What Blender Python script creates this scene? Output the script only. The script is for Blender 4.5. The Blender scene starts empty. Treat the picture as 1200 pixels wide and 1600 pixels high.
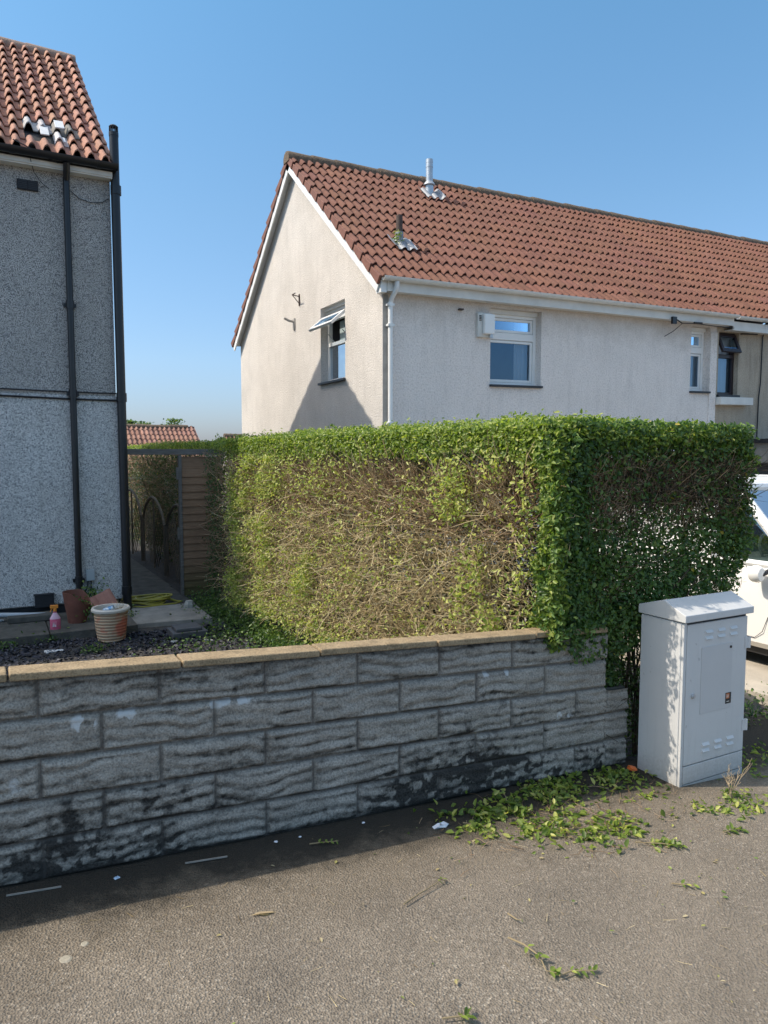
import bpy, math, random
import numpy as np
from mathutils import Vector, Matrix

random.seed(7)
rng = np.random.default_rng(11)
scene = bpy.context.scene
C = scene.collection
R = math.radians

# ------------------------------------------------------------------ camera, sky, sun, exposure
EYE = 1.63
cam_d = bpy.data.cameras.new("camera")
cam = bpy.data.objects.new("camera", cam_d); C.objects.link(cam)
cam.location = (0, 0, EYE)
cam.rotation_euler = (R(90 - 4.475), 0, R(-28.216))
cam_d.sensor_fit = 'HORIZONTAL'; cam_d.sensor_width = 36.0; cam_d.lens = 36.0 * 1150 / 1200
cam_d.clip_start = 0.05; cam_d.clip_end = 2000
scene.camera = cam

SUN = Vector((-1.0, 0.36, 1.19)).normalized()      # direction towards the sun
sun_el = math.asin(SUN.z)
sun_az = math.atan2(SUN.x, SUN.y)                   # clockwise from +Y
world = bpy.data.worlds.new("World"); scene.world = world; world.use_nodes = True
nt = world.node_tree
sky = nt.nodes.new('ShaderNodeTexSky'); sky.sky_type = 'NISHITA'; sky.sun_disc = False
sky.sun_elevation = sun_el; sky.sun_rotation = sun_az
sky.air_density = 1.0; sky.dust_density = 1.0; sky.ozone_density = 1.0
bg = nt.nodes['Background']; bg.inputs['Strength'].default_value = 0.15
# tint by height: horizon dimmed and blued, unseen overhead brightened to fill the shade
geo = nt.nodes.new('ShaderNodeTexCoord'); sepz = nt.nodes.new('ShaderNodeSeparateXYZ'); nt.links.new(geo.outputs['Generated'], sepz.inputs[0])
grad = nt.nodes.new('ShaderNodeValToRGB'); ge = grad.color_ramp.elements
ge[0].position = 0.0; ge[0].color = (.285, .315, .46, 1); ge[1].position = .52; ge[1].color = (.41, .63, .67, 1)
e_ = ge.new(.12); e_.color = (.385, .45, .535, 1)
e_ = ge.new(.30); e_.color = (.41, .535, .58, 1)
e_ = ge.new(.62); e_.color = (1.48, 1.30, 1.02, 1)
nt.links.new(sepz.outputs[2], grad.inputs[0])
mulc = nt.nodes.new('ShaderNodeMix'); mulc.data_type = 'RGBA'; mulc.blend_type = 'MULTIPLY'; mulc.inputs[0].default_value = 1.0
nt.links.new(sky.outputs[0], mulc.inputs[6]); nt.links.new(grad.outputs[0], mulc.inputs[7])
nt.links.new(mulc.outputs[2], bg.inputs['Color'])
sd = bpy.data.lights.new("sun", 'SUN'); sd.energy = 2.1; sd.angle = R(0.53); sd.color = (1.0, 0.91, 0.78)
so = bpy.data.objects.new("sun", sd); C.objects.link(so)
so.rotation_euler = (-SUN).to_track_quat('-Z', 'Y').to_euler(); so.location = (-10, 4, 15)
scene.view_settings.view_transform = 'Standard'
scene.view_settings.look = 'None'; scene.view_settings.gamma = 1.0
scene.view_settings.exposure = 1.15

# ------------------------------------------------------------------ materials
def lerp(a, b, t): return a + (b - a) * t
class Nodes:
    def __init__(s, name):
        s.m = bpy.data.materials.new(name); s.m.use_nodes = True
        s.t = s.m.node_tree; s.n = s.t.nodes; s.l = s.t.links
        s.b = s.n['Principled BSDF']
        s.tc = s.n.new('ShaderNodeTexCoord')
    def new(s, typ, **kw):
        o = s.n.new(typ)
        for k, v in kw.items(): setattr(o, k, v)
        return o
    def coord(s, scale=(1, 1, 1), obj=True):
        mp = s.new('ShaderNodeMapping'); mp.inputs['Scale'].default_value = scale
        s.l.new(s.tc.outputs['Object'], mp.inputs['Vector']); return mp.outputs[0]
    def noise(s, scale, detail=4, rough=.55, sc=(1, 1, 1), dist=0):
        o = s.new('ShaderNodeTexNoise'); o.inputs['Scale'].default_value = scale
        o.inputs['Detail'].default_value = detail; o.inputs['Roughness'].default_value = rough
        o.inputs['Distortion'].default_value = dist
        s.l.new(s.coord(sc), o.inputs['Vector']); return o.outputs['Fac']
    def voro(s, scale, sc=(1, 1, 1), feature='F1', out='Distance'):
        o = s.new('ShaderNodeTexVoronoi'); o.feature = feature; o.inputs['Scale'].default_value = scale
        s.l.new(s.coord(sc), o.inputs['Vector']); return o.outputs[out]
    def attr(s, name, out='Fac'):
        o = s.new('ShaderNodeAttribute'); o.attribute_name = name; return o.outputs[out]
    def ramp(s, fac, stops, const=False):
        o = s.new('ShaderNodeValToRGB'); e = o.color_ramp.elements
        if const: o.color_ramp.interpolation = 'CONSTANT'
        while len(e) > 1: e.remove(e[-1])
        e[0].position = stops[0][0]; e[0].color = c4(stops[0][1])
        for p, c in stops[1:]:
            x = e.new(p); x.color = c4(c)
        s.l.new(fac, o.inputs[0]); return o.outputs[0]
    def mix(s, fac, a, b, typ='MIX'):
        o = s.new('ShaderNodeMix'); o.data_type = 'RGBA'; o.blend_type = typ
        for i, v in ((0, fac), (6, a), (7, b)):
            if isinstance(v, (int, float)): o.inputs[i].default_value = v
            elif isinstance(v, (tuple, list)): o.inputs[i].default_value = c4(v)
            else: s.l.new(v, o.inputs[i])
        return o.outputs[2]
    def math(s, op, a, b=0.0):
        o = s.new('ShaderNodeMath'); o.operation = op
        for i, v in ((0, a), (1, b)):
            if isinstance(v, (int, float)): o.inputs[i].default_value = v
            else: s.l.new(v, o.inputs[i])
        return o.outputs[0]
    def sep(s, axis):
        o = s.new('ShaderNodeSeparateXYZ'); s.l.new(s.tc.outputs['Object'], o.inputs[0]); return o.outputs[axis]
    def bump(s, h, dist, strength=1.0, prev=None):
        o = s.new('ShaderNodeBump'); o.inputs['Distance'].default_value = dist; o.inputs['Strength'].default_value = strength
        s.l.new(h, o.inputs['Height'])
        if prev is not None: s.l.new(prev, o.inputs['Normal'])
        s.l.new(o.outputs[0], s.b.inputs['Normal']); return o.outputs[0]
    def color(s, c):
        if isinstance(c, (tuple, list)): s.b.inputs['Base Color'].default_value = c4(c)
        else: s.l.new(c, s.b.inputs['Base Color'])
    def set(s, rough=.6, metal=0, spec=.5):
        s.b.inputs['Roughness'].default_value = rough; s.b.inputs['Metallic'].default_value = metal
        s.b.inputs['Specular IOR Level'].default_value = spec
        return s.m
def c4(c):
    return (c[0], c[1], c[2], 1.0) if not isinstance(c, (int, float)) else (c, c, c, 1.0)

MATS = {}
def plain(name, c, rough=.55, var=.18, scale=6, bump=0.0, bscale=60, metal=0, spec=.5, sc=(1, 1, 1)):
    if name in MATS: return MATS[name]
    k = Nodes(name)
    n = k.noise(scale, 5, .6, sc)
    k.color(k.ramp(n, [(.25, tuple(x * (1 - var) for x in c)), (.75, tuple(min(1, x * (1 + var)) for x in c))]))
    if bump: k.bump(k.noise(bscale, 3), bump)
    MATS[name] = k.set(rough, metal, spec)
    return MATS[name]

def m_asphalt():
    k = Nodes('asphalt')
    v = k.voro(120, out='Color')
    sepc = k.new('ShaderNodeSeparateColor'); k.l.new(v, sepc.inputs[0])
    stones = k.ramp(sepc.outputs[0], [(0, (.120, .102, .082)), (.4, (.180, .155, .124)), (.85, (.228, .197, .159)), (1, (.36, .32, .265))])
    big = k.noise(.9, 6, .62)
    col = k.mix(k.ramp(big, [(.3, .1), (.7, .6)]), stones, (.212, .180, .142))
    col = k.mix(1.0, col, k.ramp(k.noise(2.3, 5, .65), [(.3, (.80, .80, .80)), (.7, (1.12, 1.11, 1.09))]), 'MULTIPLY')
    col = k.mix(1.0, col, k.ramp(k.noise(260, 3, .6), [(.3, (.76, .76, .76)), (.7, (1.20, 1.19, 1.18))]), 'MULTIPLY')
    # brown silt that has collected along the foot of the wall, black moss darkened to deepen the wall's shadow
    y = k.sep(1)
    edge = k.math('ADD', y, k.math('MULTIPLY', k.math('SUBTRACT', k.noise(3.2, 6, .68), .5), .65))
    mr = k.new('ShaderNodeMapRange'); k.l.new(edge, mr.inputs[0])
    mr.inputs[1].default_value = 2.35; mr.inputs[2].default_value = 2.85; mr.inputs[3].default_value = 0; mr.inputs[4].default_value = .38
    col = k.mix(mr.outputs[0], col, (.135, .100, .056))
    mr2 = k.new('ShaderNodeMapRange'); k.l.new(k.math('ADD', edge, k.math('MULTIPLY', k.math('SUBTRACT', k.noise(24, 4, .7), .5), .25)), mr2.inputs[0])
    mr2.inputs[1].default_value = 2.68; mr2.inputs[2].default_value = 2.92; mr2.inputs[3].default_value = 0; mr2.inputs[4].default_value = .88
    col = k.mix(mr2.outputs[0], col, (.020, .018, .014))
    grit = k.ramp(k.voro(42, out='Distance'), [(.04, .55), (.10, 0)])
    col = k.mix(k.math('MULTIPLY', grit, k.ramp(k.noise(5, 3), [(.5, 0), (.7, 1)])), col, (.34, .30, .24))
    k.color(col)
    b = k.bump(k.voro(120), .0058, 1.0)
    k.bump(k.noise(30, 5, .7), .005, .6, b)
    return k.set(.88, 0, .3)

def m_pebble(name, light, dark, cover):
    k = Nodes(name)
    v = k.noise(95, 4, .7); v2 = k.voro(60, out='Color'); sc_ = k.new('ShaderNodeSeparateColor'); k.l.new(v2, sc_.inputs[0])
    sp = k.ramp(v, [(cover - .05, dark), (cover + .0, tuple(x * .6 for x in light)), (cover + .05, light)])
    sp = k.mix(1.0, sp, k.ramp(sc_.outputs[0], [(0, (.45, .46, .48)), (.25, (.88, .88, .88)), (1, (1.12, 1.11, 1.1))]), 'MULTIPLY')
    n2 = k.noise(1.4, 6, .68)
    col = k.mix(k.ramp(n2, [(.35, 0), (.8, .5)]), sp, (light[0] * .55, light[1] * .54, light[2] * .52))
    n3 = k.noise(3, 5, .65, (2.2, 2.2, .35))
    col = k.mix(k.ramp(n3, [(.52, 0), (.8, .4)]), col, (light[0] * .42, light[1] * .42, light[2] * .40))
    z = k.sep(2)
    low = k.math('SUBTRACT', k.math('MULTIPLY', k.noise(7, 5, .7), .42), z)
    mr = k.new('ShaderNodeMapRange'); k.l.new(low, mr.inputs[0])
    mr.inputs[1].default_value = .06; mr.inputs[2].default_value = .30; mr.inputs[3].default_value = 0; mr.inputs[4].default_value = .85
    col = k.mix(mr.outputs[0], col, (.03, .032, .03))
    k.color(col)
    k.bump(v, .02, .8)
    return k.set(.9, 0, .2)

def m_render(name, base, stain, amt=.5, speck=True, bump=.012, bs=45, streak=.9, top=None):
    k = Nodes(name)
    n1 = k.noise(1.3, 6, .65); n2 = k.noise(5, 5, .6, (1.6, 1.6, .28))
    col = k.mix(k.ramp(n1, [(.35, 0), (.75, amt)]), base, stain)
    col = k.mix(k.ramp(n2, [(.5, 0), (.82, amt * streak)]), col, tuple(x * .62 for x in stain))
    g = k.noise(bs, 3, .65)
    if speck:
        col = k.mix(1.0, col, k.ramp(g, [(.25, (.72, .70, .68)), (.52, (1, 1, 1)), (.75, (1.08, 1.08, 1.08))]), 'MULTIPLY')
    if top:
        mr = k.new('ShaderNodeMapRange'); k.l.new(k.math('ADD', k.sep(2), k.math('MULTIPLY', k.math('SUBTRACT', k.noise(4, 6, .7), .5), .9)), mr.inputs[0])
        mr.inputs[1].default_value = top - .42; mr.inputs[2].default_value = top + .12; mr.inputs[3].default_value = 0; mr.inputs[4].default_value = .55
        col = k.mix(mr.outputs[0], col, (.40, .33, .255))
    k.color(col)
    k.bump(g, bump, .9)
    return k.set(.92, 0, .2)

def m_tile(name, moss=.25, zr=None):
    k = Nodes(name)
    a = k.attr('col', 'Color')
    n = k.noise(9, 6, .7)
    col = k.mix(1.0, a, k.ramp(n, [(.25, (.68, .66, .66)), (.55, (1, 1, 1)), (.8, (1.22, 1.16, 1.1))]), 'MULTIPLY')
    sp = k.ramp(k.noise(26, 3, .5), [(.70, 0), (.75, .55)])
    col = k.mix(sp, col, (.46, .40, .33))
    ms = k.ramp(k.noise(3.4, 6, .7), [(.58, 0), (.72, moss)])
    col = k.mix(ms, col, (.10, .075, .05))
    g = k.noise(90, 3)
    col = k.mix(.5, col, k.mix(1.0, col, k.ramp(g, [(.3, (.7, .7, .7)), (.7, (1.25, 1.25, 1.25))]), 'MULTIPLY'))
    k.color(col)
    k.bump(k.noise(70, 4), .003, .6)
    return k.set(.8, 0, .3)

def m_leaf(name, stops, trans=.35):
    k = Nodes(name)
    a = k.attr('rnd')
    col = k.ramp(a, stops)
    k.color(col); k.set(.42, 0, .45)
    tr = k.new('ShaderNodeBsdfTranslucent')
    tcol = k.mix(1.0, col, (1.35, 1.5, .6), 'MULTIPLY')
    k.l.new(tcol, tr.inputs[0])
    mx = k.new('ShaderNodeMixShader'); mx.inputs[0].default_value = trans
    out = k.n['Material Output']
    k.l.new(k.b.outputs[0], mx.inputs[1]); k.l.new(tr.outputs[0], mx.inputs[2]); k.l.new(mx.outputs[0], out.inputs[0])
    return k.m

def m_twig(name, stops):
    k = Nodes(name)
    col = k.ramp(k.attr('rnd'), stops)
    n = k.noise(60, 3)
    col = k.mix(1.0, col, k.ramp(n, [(.3, (.7, .7, .7)), (.7, (1.2, 1.2, 1.2))]), 'MULTIPLY')
    k.color(col); return k.set(.85, 0, .2)

def m_glass(name, tint=(.62, .68, .72), refl=.03, col=(.80, .87, .95), k_=.55):
    k = Nodes(name)
    k.n.remove(k.b)
    tr = k.new('ShaderNodeBsdfTransparent'); tr.inputs[0].default_value = c4(tint)
    gl = k.new('ShaderNodeBsdfGlossy'); gl.inputs['Roughness'].default_value = .02; gl.inputs[0].default_value = c4(col)
    lw = k.new('ShaderNodeFresnel'); lw.inputs[0].default_value = 1.55
    f = k.math('ADD', k.math('MULTIPLY', lw.outputs[0], k_), refl)
    mx = k.new('ShaderNodeMixShader'); k.l.new(f, mx.inputs[0]); k.l.new(tr.outputs[0], mx.inputs[1]); k.l.new(gl.outputs[0], mx.inputs[2])
    k.l.new(mx.outputs[0], k.n['Material Output'].inputs[0])
    return k.m

def m_block(name):
    k = Nodes(name)
    d = k.attr('dirt_and_shade'); w = k.attr('white')
    g = k.noise(115, 3, .6)
    base = k.ramp(k.noise(6, 5, .6), [(.3, (.245, .227, .197)), (.7, (.36, .337, .297))])
    col = k.mix(1.0, base, k.ramp(g, [(.32, (.62, .62, .62)), (.5, (1, 1, 1)), (.68, (1.30, 1.29, 1.27))]), 'MULTIPLY')
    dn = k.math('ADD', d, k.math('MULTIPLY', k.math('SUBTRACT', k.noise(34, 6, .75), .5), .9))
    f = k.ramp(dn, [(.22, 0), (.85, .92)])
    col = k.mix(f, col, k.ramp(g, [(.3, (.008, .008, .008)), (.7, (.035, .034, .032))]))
    wn = k.math('ADD', w, k.math('MULTIPLY', k.math('SUBTRACT', k.noise(20, 6, .75), .5), 1.5))
    col = k.mix(k.ramp(wn, [(.45, 0), (.80, .75)]), col, (.58, .60, .60))
    j = k.attr('joint')
    col = k.mix(k.math('MULTIPLY', j, .75), col, (.10, .092, .085))
    k.color(col)
    k.bump(g, .006, .9)
    return k.set(.92, 0, .2)

def m_coping():
    k = Nodes('coping_stone_mat')
    g = k.noise(120, 3, .6)
    b = k.ramp(k.noise(8, 5, .65), [(.3, (.26, .195, .12)), (.7, (.36, .275, .175))])
    col = k.mix(1.0, b, k.ramp(g, [(.3, (.6, .58, .55)), (.5, (1, 1, 1)), (.7, (1.3, 1.28, 1.2))]), 'MULTIPLY')
    col = k.mix(k.ramp(k.noise(14, 6, .75), [(.50, 0), (.70, .7)]), col, (.11, .09, .055))
    k.color(col); k.bump(g, .004, .8)
    return k.set(.9, 0, .2)

def m_wood(name, a, b, green=0.0):
    k = Nodes(name)
    n = k.noise(7, 5, .6, (1, 1, 9)); n2 = k.noise(3, 4)
    col = k.ramp(n, [(.3, a), (.7, b)])
    col = k.mix(k.ramp(n2, [(.4, 0), (.75, .5)]), col, tuple(x * .55 for x in a))
    if green:
        z = k.sep(2)
        mr = k.new('ShaderNodeMapRange'); k.l.new(k.math('ADD', z, k.math('MULTIPLY', n2, .3)), mr.inputs[0])
        mr.inputs[1].default_value = .65; mr.inputs[2].default_value = .15; mr.inputs[3].default_value = 0; mr.inputs[4].default_value = green
        col = k.mix(mr.outputs[0], col, (.055, .075, .02))
    k.color(col); k.bump(n, .004)
    return k.set(.85, 0, .2)

# ------------------------------------------------------------------ object helpers
OFF = {}; SHEAR = {}
def thing(name, label, cat, loc=(0, 0, 0), group=None, shear=0):
    o = bpy.data.objects.new(name, None); C.objects.link(o); o.empty_display_size = .2
    o.location = loc; o['label'] = label; o['category'] = cat
    if group: o['group'] = group
    OFF[o] = Vector(loc); SHEAR[o] = shear
    return o
def tag(o, label, cat, group=None):
    o['label'] = label; o['category'] = cat
    if group: o['group'] = group
    return o
def structure(o): o['kind'] = 'structure'; return o
def stuff(o, label=None, cat=None):
    o['kind'] = 'stuff'
    if label: o['label'] = label; o['category'] = cat
    return o

def np_mesh(name, V, F, mat, parent=None, loc=None, fattr=None, vattr=None, fcol=None, smooth=False, mats=None, midx=None):
    V = np.asarray(V, float).copy(); F = np.asarray(F, np.int32)
    off = OFF.get(parent, Vector((0, 0, 0))) if parent is not None else Vector(loc or (0, 0, 0))
    sh = SHEAR.get(parent, 0) if parent is not None else 0
    if sh: V[:, 2] += sh * (V[:, 0] - 4.94)
    V -= np.array(off)
    me = bpy.data.meshes.new(name)
    n = F.shape[1]
    me.vertices.add(len(V)); me.vertices.foreach_set('co', V.ravel().astype(np.float32))
    me.loops.add(F.size); me.loops.foreach_set('vertex_index', F.ravel())
    me.polygons.add(len(F)); me.polygons.foreach_set('loop_start', np.arange(0, F.size, n, dtype=np.int32))
    if smooth: me.polygons.foreach_set('use_smooth', np.ones(len(F), bool))
    me.update(calc_edges=True); me.validate()
    for k, v in (fattr or {}).items():
        a = me.attributes.new(k, 'FLOAT', 'FACE'); a.data.foreach_set('value', np.asarray(v, np.float32))
    for k, v in (vattr or {}).items():
        a = me.attributes.new(k, 'FLOAT', 'POINT'); a.data.foreach_set('value', np.asarray(v, np.float32))
    if fcol is not None:
        a = me.attributes.new('col', 'FLOAT_COLOR', 'FACE')
        cc = np.ones((len(F), 4), np.float32); cc[:, :3] = fcol; a.data.foreach_set('color', cc.ravel())
    for m in (mats or [mat]): me.materials.append(m)
    if midx is not None: me.polygons.foreach_set('material_index', np.asarray(midx, np.int32))
    o = bpy.data.objects.new(name, me); C.objects.link(o)
    if parent is not None:
        o.parent = parent; OFF[o] = off; SHEAR[o] = sh
    else:
        o.location = off; OFF[o] = off; SHEAR[o] = 0
    return o

class MB:
    def __init__(s): s.v = []; s.f = []
    def add(s, vs, fs):
        b = len(s.v); s.v += [tuple(v) for v in vs]; s.f += [tuple(i + b for i in f) for f in fs]; return s
    def hexa(s, p):   # 8 points: bottom 4 (ccw) then top 4
        return s.add(p, [(3, 2, 1, 0), (4, 5, 6, 7), (0, 1, 5, 4), (1, 2, 6, 5), (2, 3, 7, 6), (3, 0, 4, 7)])
    def box(s, x0, x1, y0, y1, z0, z1, slope=0.0, M=None):
        p = [(x0, y0, z0), (x1, y0, z0), (x1, y1, z0), (x0, y1, z0), (x0, y0, z1), (x1, y0, z1), (x1, y1, z1), (x0, y1, z1)]
        p = [(a, b, c + slope * a) for a, b, c in p]
        if M is not None: p = [tuple(M @ Vector(q)) for q in p]
        return s.hexa(p)
    def tube(s, pts, r, n=10, caps=True):
        pts = [Vector(p) for p in pts]; rs = r if isinstance(r, (list, tuple)) else [r] * len(pts)
        rings = []
        up = None
        for i, p in enumerate(pts):
            d = (pts[min(i + 1, len(pts) - 1)] - pts[max(i - 1, 0)])
            d = d.normalized() if d.length > 1e-9 else Vector((0, 0, 1))
            if up is None:
                up = Vector((0, 0, 1)) if abs(d.z) < .9 else Vector((1, 0, 0))
            a = d.cross(up)
            if a.length < 1e-4: a = d.cross(Vector((0, 1, 0)))
            a.normalize(); b = a.cross(d).normalized(); up = b
            rings.append([p + (a * math.cos(2 * math.pi * j / n) + b * math.sin(2 * math.pi * j / n)) * rs[i] for j in range(n)])
        vs = [v for rg in rings for v in rg]; fs = []
        for i in range(len(pts) - 1):
            for j in range(n):
                fs.append((i * n + j, i * n + (j + 1) % n, (i + 1) * n + (j + 1) % n, (i + 1) * n + j))
        if caps:
            fs.append(tuple(reversed(range(n)))); fs.append(tuple((len(pts) - 1) * n + j for j in range(n)))
        return s.add(vs, fs)
    def cyl(s, p, z0, z1, r, n=20): return s.tube([(p[0], p[1], z0), (p[0], p[1], z1)], r, n)
    def lathe(s, c, prof, n=28, wob=None):
        vs = []; fs = []
        for i, (r, z) in enumerate(prof):
            for j in range(n):
                a = 2 * math.pi * j / n
                vs.append((c[0] + r * math.cos(a), c[1] + r * math.sin(a), c[2] + z))
        for i in range(len(prof) - 1):
            for j in range(n):
                fs.append((i * n + j, i * n + (j + 1) % n, (i + 1) * n + (j + 1) % n, (i + 1) * n + j))
        return s.add(vs, fs)
    def prism(s, poly, a, b, axis):  # extrude 2D poly along axis from a to b
        def P(u, v, w): return {0: (w, u, v), 1: (u, w, v), 2: (u, v, w)}[axis]
        n = len(poly)
        vs = [P(u, v, a) for u, v in poly] + [P(u, v, b) for u, v in poly]
        fs = [tuple(range(n)), tuple(reversed(range(n, 2 * n)))]
        fs += [(i, i + n, (i + 1) % n + n, (i + 1) % n) for i in range(n)]
        return s.add(vs, fs)
    def build(s, name, mat, parent=None, loc=None, smooth=False, bevel=0, label=None, slope_off=None):
        off = OFF.get(parent, Vector((0, 0, 0))) if parent is not None else Vector(loc or (0, 0, 0))
        sh = SHEAR.get(parent, 0) if parent is not None else 0
        me = bpy.data.meshes.new(name)
        me.from_pydata([(x - off.x, y - off.y, z - off.z + sh * (x - 4.94)) for x, y, z in s.v], [], s.f)
        me.materials.append(mat)
        import bmesh
        bm = bmesh.new(); bm.from_mesh(me); bmesh.ops.recalc_face_normals(bm, faces=bm.faces); bm.to_mesh(me); bm.free()
        o = bpy.data.objects.new(name, me); C.objects.link(o)
        if smooth:
            me.polygons.foreach_set('use_smooth', [True] * len(me.polygons))
            try: me.set_sharp_from_angle(angle=R(40))
            except Exception: pass
        if bevel:
            b = o.modifiers.new('bevel', 'BEVEL'); b.width = bevel; b.segments = 2; b.limit_method = 'ANGLE'; b.angle_limit = R(35)
        if parent is not None: o.parent = parent
        else: o.location = off
        OFF[o] = off; SHEAR[o] = sh
        if label: o['label'] = label
        return o

# value noise in numpy
def vnoise(x, y, seed=0):
    g = np.random.default_rng(seed).random((256, 256))
    xi = np.floor(x).astype(int); yi = np.floor(y).astype(int)
    fx = x - xi; fy = y - yi; fx = fx * fx * (3 - 2 * fx); fy = fy * fy * (3 - 2 * fy)
    a = g[xi % 256, yi % 256]; b = g[(xi + 1) % 256, yi % 256]; c = g[xi % 256, (yi + 1) % 256]; d = g[(xi + 1) % 256, (yi + 1) % 256]
    return (a * (1 - fx) + b * fx) * (1 - fy) + (c * (1 - fx) + d * fx) * fy
def fbm(x, y, seed=0, oct=4):
    t = 0; a = .5; s = 0
    for i in range(oct): t = t + a * vnoise(x * 2 ** i, y * 2 ** i, seed + i); s += a; a *= .5
    return t / s
def sstep(a, b, x): t = np.clip((x - a) / (b - a), 0, 1); return t * t * (3 - 2 * t)

# ---- foliage builders
def unit(v): return v / np.maximum(np.linalg.norm(v, axis=1, keepdims=True), 1e-9)
def leaf_geo(P, N, T, L, W, fold=.25, curl=.15):
    n = len(P)
    N = unit(N); T = unit(T - N * (T * N).sum(1, keepdims=True)); B = np.cross(N, T)
    L = L[:, None]; W = W[:, None]
    V = np.empty((n, 6, 3))
    V[:, 0] = P
    V[:, 1] = P + T * L * .33 + B * W * .48 + N * W * fold
    V[:, 2] = P + T * L * .70 + B * W * .40 + N * W * fold * .6 - N * L * curl * .4
    V[:, 3] = P + T * L - N * L * curl
    V[:, 4] = P + T * L * .70 - B * W * .40 + N * W * fold * .6 - N * L * curl * .4
    V[:, 5] = P + T * L * .33 - B * W * .48 + N * W * fold
    base = (np.arange(n) * 6)[:, None]
    F = np.stack([base + np.array([[0, 1, 2, 3]]), base + np.array([[0, 3, 4, 5]])], 1).reshape(-1, 4)
    return V.reshape(-1, 3), F
def slant(P, parent):   # the long face of the hedge is not quite square to the wall
    if parent is None or not parent.name.startswith('hedge'): return P
    P = P.copy(); y = P[:, 1]
    P[:, 0] -= .235 * np.clip((y - 3.1) / 5, 0, 1.15) * (1 - sstep(9.0, 9.6, y)) * np.clip((3.35 - P[:, 0]) / .5, 0, 1)
    return P
def leaves(name, P, N, mat, parent, Lr=(.022, .042), rnd=None, spread=.7, fold=.25):
    n = len(P); P = slant(P, parent)
    N = unit(N + rng.normal(0, spread, (n, 3))); T = rng.normal(0, 1, (n, 3))
    L = rng.uniform(Lr[0], Lr[1], n); W = L * rng.uniform(.42, .62, n)
    V, F = leaf_geo(P, N, T, L, W, fold)
    if rnd is None: rnd = rng.random(n)
    return np_mesh(name, V, F, mat, parent, fattr={'rnd': np.repeat(rnd, 2)})
def twig_geo(P, D, L, rad, nseg=3, wig=.25, taper=.5, sides=3):
    n = len(P); D = unit(D)
    pts = [P]; d = D
    for i in range(nseg):
        d = unit(d + rng.normal(0, wig, (n, 3)))
        pts.append(pts[-1] + d * (L / nseg)[:, None])
    pts = np.stack(pts, 1)
    A = unit(np.cross(D, rng.normal(0, 1, (n, 3)))); B = np.cross(D, A)
    V = np.empty((n, nseg + 1, sides, 3))
    for i in range(nseg + 1):
        r = rad * lerp(1, taper, i / nseg)
        for j in range(sides):
            a = 2 * math.pi * j / sides
            V[:, i, j] = pts[:, i] + (A * math.cos(a) + B * math.sin(a)) * r[:, None]
    per = (nseg + 1) * sides
    f = []
    for i in range(nseg):
        for j in range(sides):
            f.append([i * sides + j, i * sides + (j + 1) % sides, (i + 1) * sides + (j + 1) % sides, (i + 1) * sides + j])
    f = np.array(f)
    F = (np.arange(n) * per)[:, None, None] + f[None]
    return V.reshape(-1, 3), F.reshape(-1, 4), len(f), pts
def twigs(name, P, D, L, rad, mat, parent, rnd=None, **kw):
    P = slant(P, parent)
    V, F, k, pts = twig_geo(P, D, L, rad, **kw)
    if rnd is None: rnd = rng.random(len(P))
    return np_mesh(name, V, F, mat, parent, fattr={'rnd': np.repeat(rnd, k)})

# ------------------------------------------------------------------ material instances
M_ASPH = m_asphalt()
M_BLOCK = m_block('rock_faced_block'); M_COPE = m_coping()
M_PEB_LO = m_pebble('pebbledash_pale', (.80, .785, .765), (.035, .035, .038), .445)
M_PEB_HI = m_pebble('pebbledash_grey', (.64, .625, .605), (.032, .032, .034), .475)
M_GABLE = m_render('cream_roughcast', (.68, .64, .595), (.46, .43, .395), .55, streak=.40)
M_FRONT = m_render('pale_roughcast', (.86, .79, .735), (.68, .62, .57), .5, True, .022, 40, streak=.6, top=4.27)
M_BEIGE = m_render('beige_pebbledash', (.50, .43, .34), (.31, .26, .20), .7, True, .014, 42)
M_TILE = m_tile('red_roof_tile', .35); M_TILE_L = m_tile('old_red_tile', .25)
M_RIDGE = plain('mossy_ridge_mortar', (.13, .095, .065), .9, .45, 14, .012, 40)
M_WHITE = plain('white_upvc', (.78, .78, .76), .35, .06, 3)
M_WHITEOLD = plain('white_paint_weathered', (.66, .65, .61), .5, .12, 4)
M_GREYSTRIP = plain('bare_cement_strip', (.36, .34, .31), .9, .2, 8, .004)
M_BLACK = plain('black_gloss_pipe', (.012, .013, .016), .35, .3, 5)
M_BLACKWALL = plain('black_bitumen_paint', (.014, .015, .018), .7, .35, 6, .006, 30)
M_DARKSILL = plain('dark_slate_sill', (.025, .028, .034), .5, .2, 8)
M_GALV = plain('galvanised_steel', (.50, .52, .54), .38, .15, 9, metal=.6)
M_LEAD = plain('lead_flashing', (.27, .285, .31), .55, .2, 8, metal=.15)
M_RUST = plain('rusty_brown_iron', (.075, .05, .042), .8, .3, 14)
M_GLASS = m_glass('window_glass', refl=.05, col=(.50, .74, 1), k_=1.9); M_GLASS2 = m_glass('side_window_glass')  # front reflection tinted blue to imitate deep sky; gable copy weakened
M_CURTAIN = plain('curtain_cloth', (.78, .80, .80), .9, .12, 6, sc=(6, 6, .4))
M_BLIND = plain('grey_blind', (.34, .42, .43), .9, .12, 3)
M_BROWNUPVC = plain('dark_brown_upvc', (.022, .014, .018), .35, .2, 5)
M_WOOD = m_wood('weathered_brown_board', (.26, .155, .095), (.36, .225, .14), .8)
M_WOOD_D = m_wood('dark_trellis_wood', (.13, .11, .085), (.20, .17, .135))
M_WOOD_G = m_wood('grey_timber', (.15, .135, .12), (.24, .22, .20))
M_CAB = plain('grey_cabinet_paint', (.49, .50, .50), .38, .035, 5, .0006, 160)
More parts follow.
